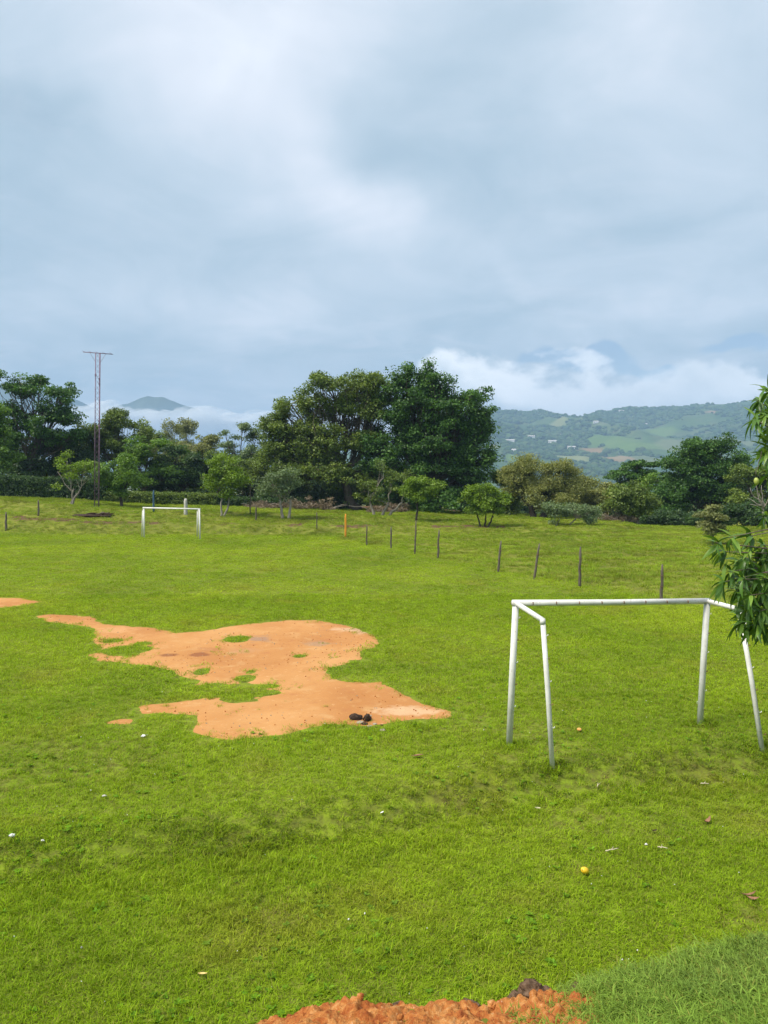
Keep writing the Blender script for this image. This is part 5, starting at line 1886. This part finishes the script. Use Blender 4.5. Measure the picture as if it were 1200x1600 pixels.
# browner turf along the torn step, the slope's shade put into blade colour
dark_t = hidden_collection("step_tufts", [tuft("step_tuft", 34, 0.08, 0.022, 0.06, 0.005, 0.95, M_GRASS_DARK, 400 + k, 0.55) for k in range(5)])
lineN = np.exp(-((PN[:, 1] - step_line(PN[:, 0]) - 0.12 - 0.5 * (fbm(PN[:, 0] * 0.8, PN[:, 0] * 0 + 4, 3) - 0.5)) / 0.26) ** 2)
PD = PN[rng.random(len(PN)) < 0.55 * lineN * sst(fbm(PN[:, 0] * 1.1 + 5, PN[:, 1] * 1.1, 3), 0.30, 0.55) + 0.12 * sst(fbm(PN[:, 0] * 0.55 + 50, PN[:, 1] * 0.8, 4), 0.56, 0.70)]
grass_field("step_shade_grass", PD, dark_t, 5, 0.8, 1.3, keep_lawn(PD) & (PD[:, 1] > LIP_Y + 0.45))
# dead thatch showing in worn places
th_t = hidden_collection("thatch_tufts", [tuft("thatch_tuft", 26, 0.08, 0.015, 0.045, 0.004, 1.6, M_THATCH, 420 + k, 0.7) for k in range(5)])
PH = PN[rng.random(len(PN)) < 0.03 + 0.60 * sst(fbm(PN[:, 0] * 0.9 + 3, PN[:, 1] * 0.9, 4), 0.55, 0.70)]
grass_field("dead_thatch_grass", PH, th_t, 5, 0.8, 1.3, keep_lawn(PH) & (PH[:, 1] > LIP_Y + 0.45))


def weed(seed):
    r = np.random.default_rng(seed)
    V, F, a = [], [], []
    for k in range(9):
        an = k * 2.4 + r.random()
        L, w, el_ = r.uniform(0.022, 0.042), r.uniform(0.007, 0.012), r.uniform(0.15, 0.7)
        d_ = np.array([math.cos(an) * math.cos(el_), math.sin(an) * math.cos(el_), math.sin(el_)])
        sd = np.array([-math.sin(an), math.cos(an), 0])
        b0 = len(V)
        o_ = np.array([0, 0, 0.012])
        V += [o_, o_ + d_ * L * 0.5 - sd * w, o_ + d_ * L + np.array([0, 0, -0.006]), o_ + d_ * L * 0.5 + sd * w]
        F.append((b0, b0 + 1, b0 + 2, b0 + 3))
        a += [r.random()] * 4
    return bpy.data.objects.new("weed", mesh_np("weed", np.array(V), np.array(F), M_WEED, False, {"v": np.array(a)}))


wd_t = hidden_collection("weed_sources", [weed(440 + k) for k in range(6)])
PW = PN[rng.random(len(PN)) < 0.008 + 0.14 * sst(fbm(PN[:, 0] * 1.6 + 13, PN[:, 1] * 1.6, 3), 0.56, 0.70)]
grass_field("lawn_weeds_grass", PW, wd_t, 6, 0.8, 1.5, keep_lawn(PW) & (PW[:, 1] > LIP_Y + 0.45), tilt=0.1)
pebs = [bpy.data.objects.new("pebble", lump("pebble", 0.016, 0.013, 0.009, (M_ASH, M_CLOD, M_CLOD)[k], 70 + k, 1, 0.9)) for k in range(3)]
peb = hidden_collection("pebble_sources", pebs)
Q = DIRTS[0]
PQ = np.stack([rng.uniform(Q[:, 0].min(), Q[:, 0].max(), 2600), rng.uniform(Q[:, 1].min(), Q[:, 1].max(), 2600)], 1)
PQ = PQ[(dirt_sdf(PQ[:, 0], PQ[:, 1]) > 0) & (fbm(PQ[:, 0] * 0.8, PQ[:, 1] * 0.8, 3) + 0.25 * rng.random(len(PQ)) > 0.66)]
sq = rng.uniform(0.4, 1.2, len(PQ))
scatter("gravel_crumbs", np.column_stack([PQ, gz(PQ[:, 0], PQ[:, 1]) + 0.016]), rng.uniform(0, 6, (len(PQ), 3)), np.stack([sq, sq, sq], 1), peb, 3, kind="stuff")
# tiny pale petals and bits in the turf
pb = bmesh.new()
bmesh.ops.create_icosphere(pb, subdivisions=1, radius=0.011)
pm = bpy.data.meshes.new("petal")
pb.to_mesh(pm)
pb.free()
pm.materials.append(M_SCRAP)
pet = hidden_collection("petal_sources", [bpy.data.objects.new("petal", pm)])
PP = PN[rng.random(len(PN)) < 0.006]
PP = PP[keep_lawn(PP) & (PP[:, 1] > 5)]
sp = rng.uniform(0.4, 1.0, len(PP))
scatter("fallen_petals", np.column_stack([PP, gz(PP[:, 0], PP[:, 1]) + 0.035]), rng.uniform(0, 6, (len(PP), 3)), np.stack([sp, sp * 0.7, sp * 0.35], 1), pet, 1, kind="stuff")

# ================================================================== haze
mv, n = new_mat("valley_haze")
pv = n.node('ShaderNodeVolumePrincipled')
pv.inputs['Color'].default_value = (0.44, 0.68, 1.0, 1)
pv.inputs['Density'].default_value = 2.7e-4
pv.inputs['Anisotropy'].default_value = 0.0
out = n.node('ShaderNodeOutputMaterial')
n.link(pv.outputs[0], out.inputs['Volume'])
hz = MB().box((0, 1900, 150), (13200, 10000, 372)).build("haze", mv, None, False, kind="stuff")
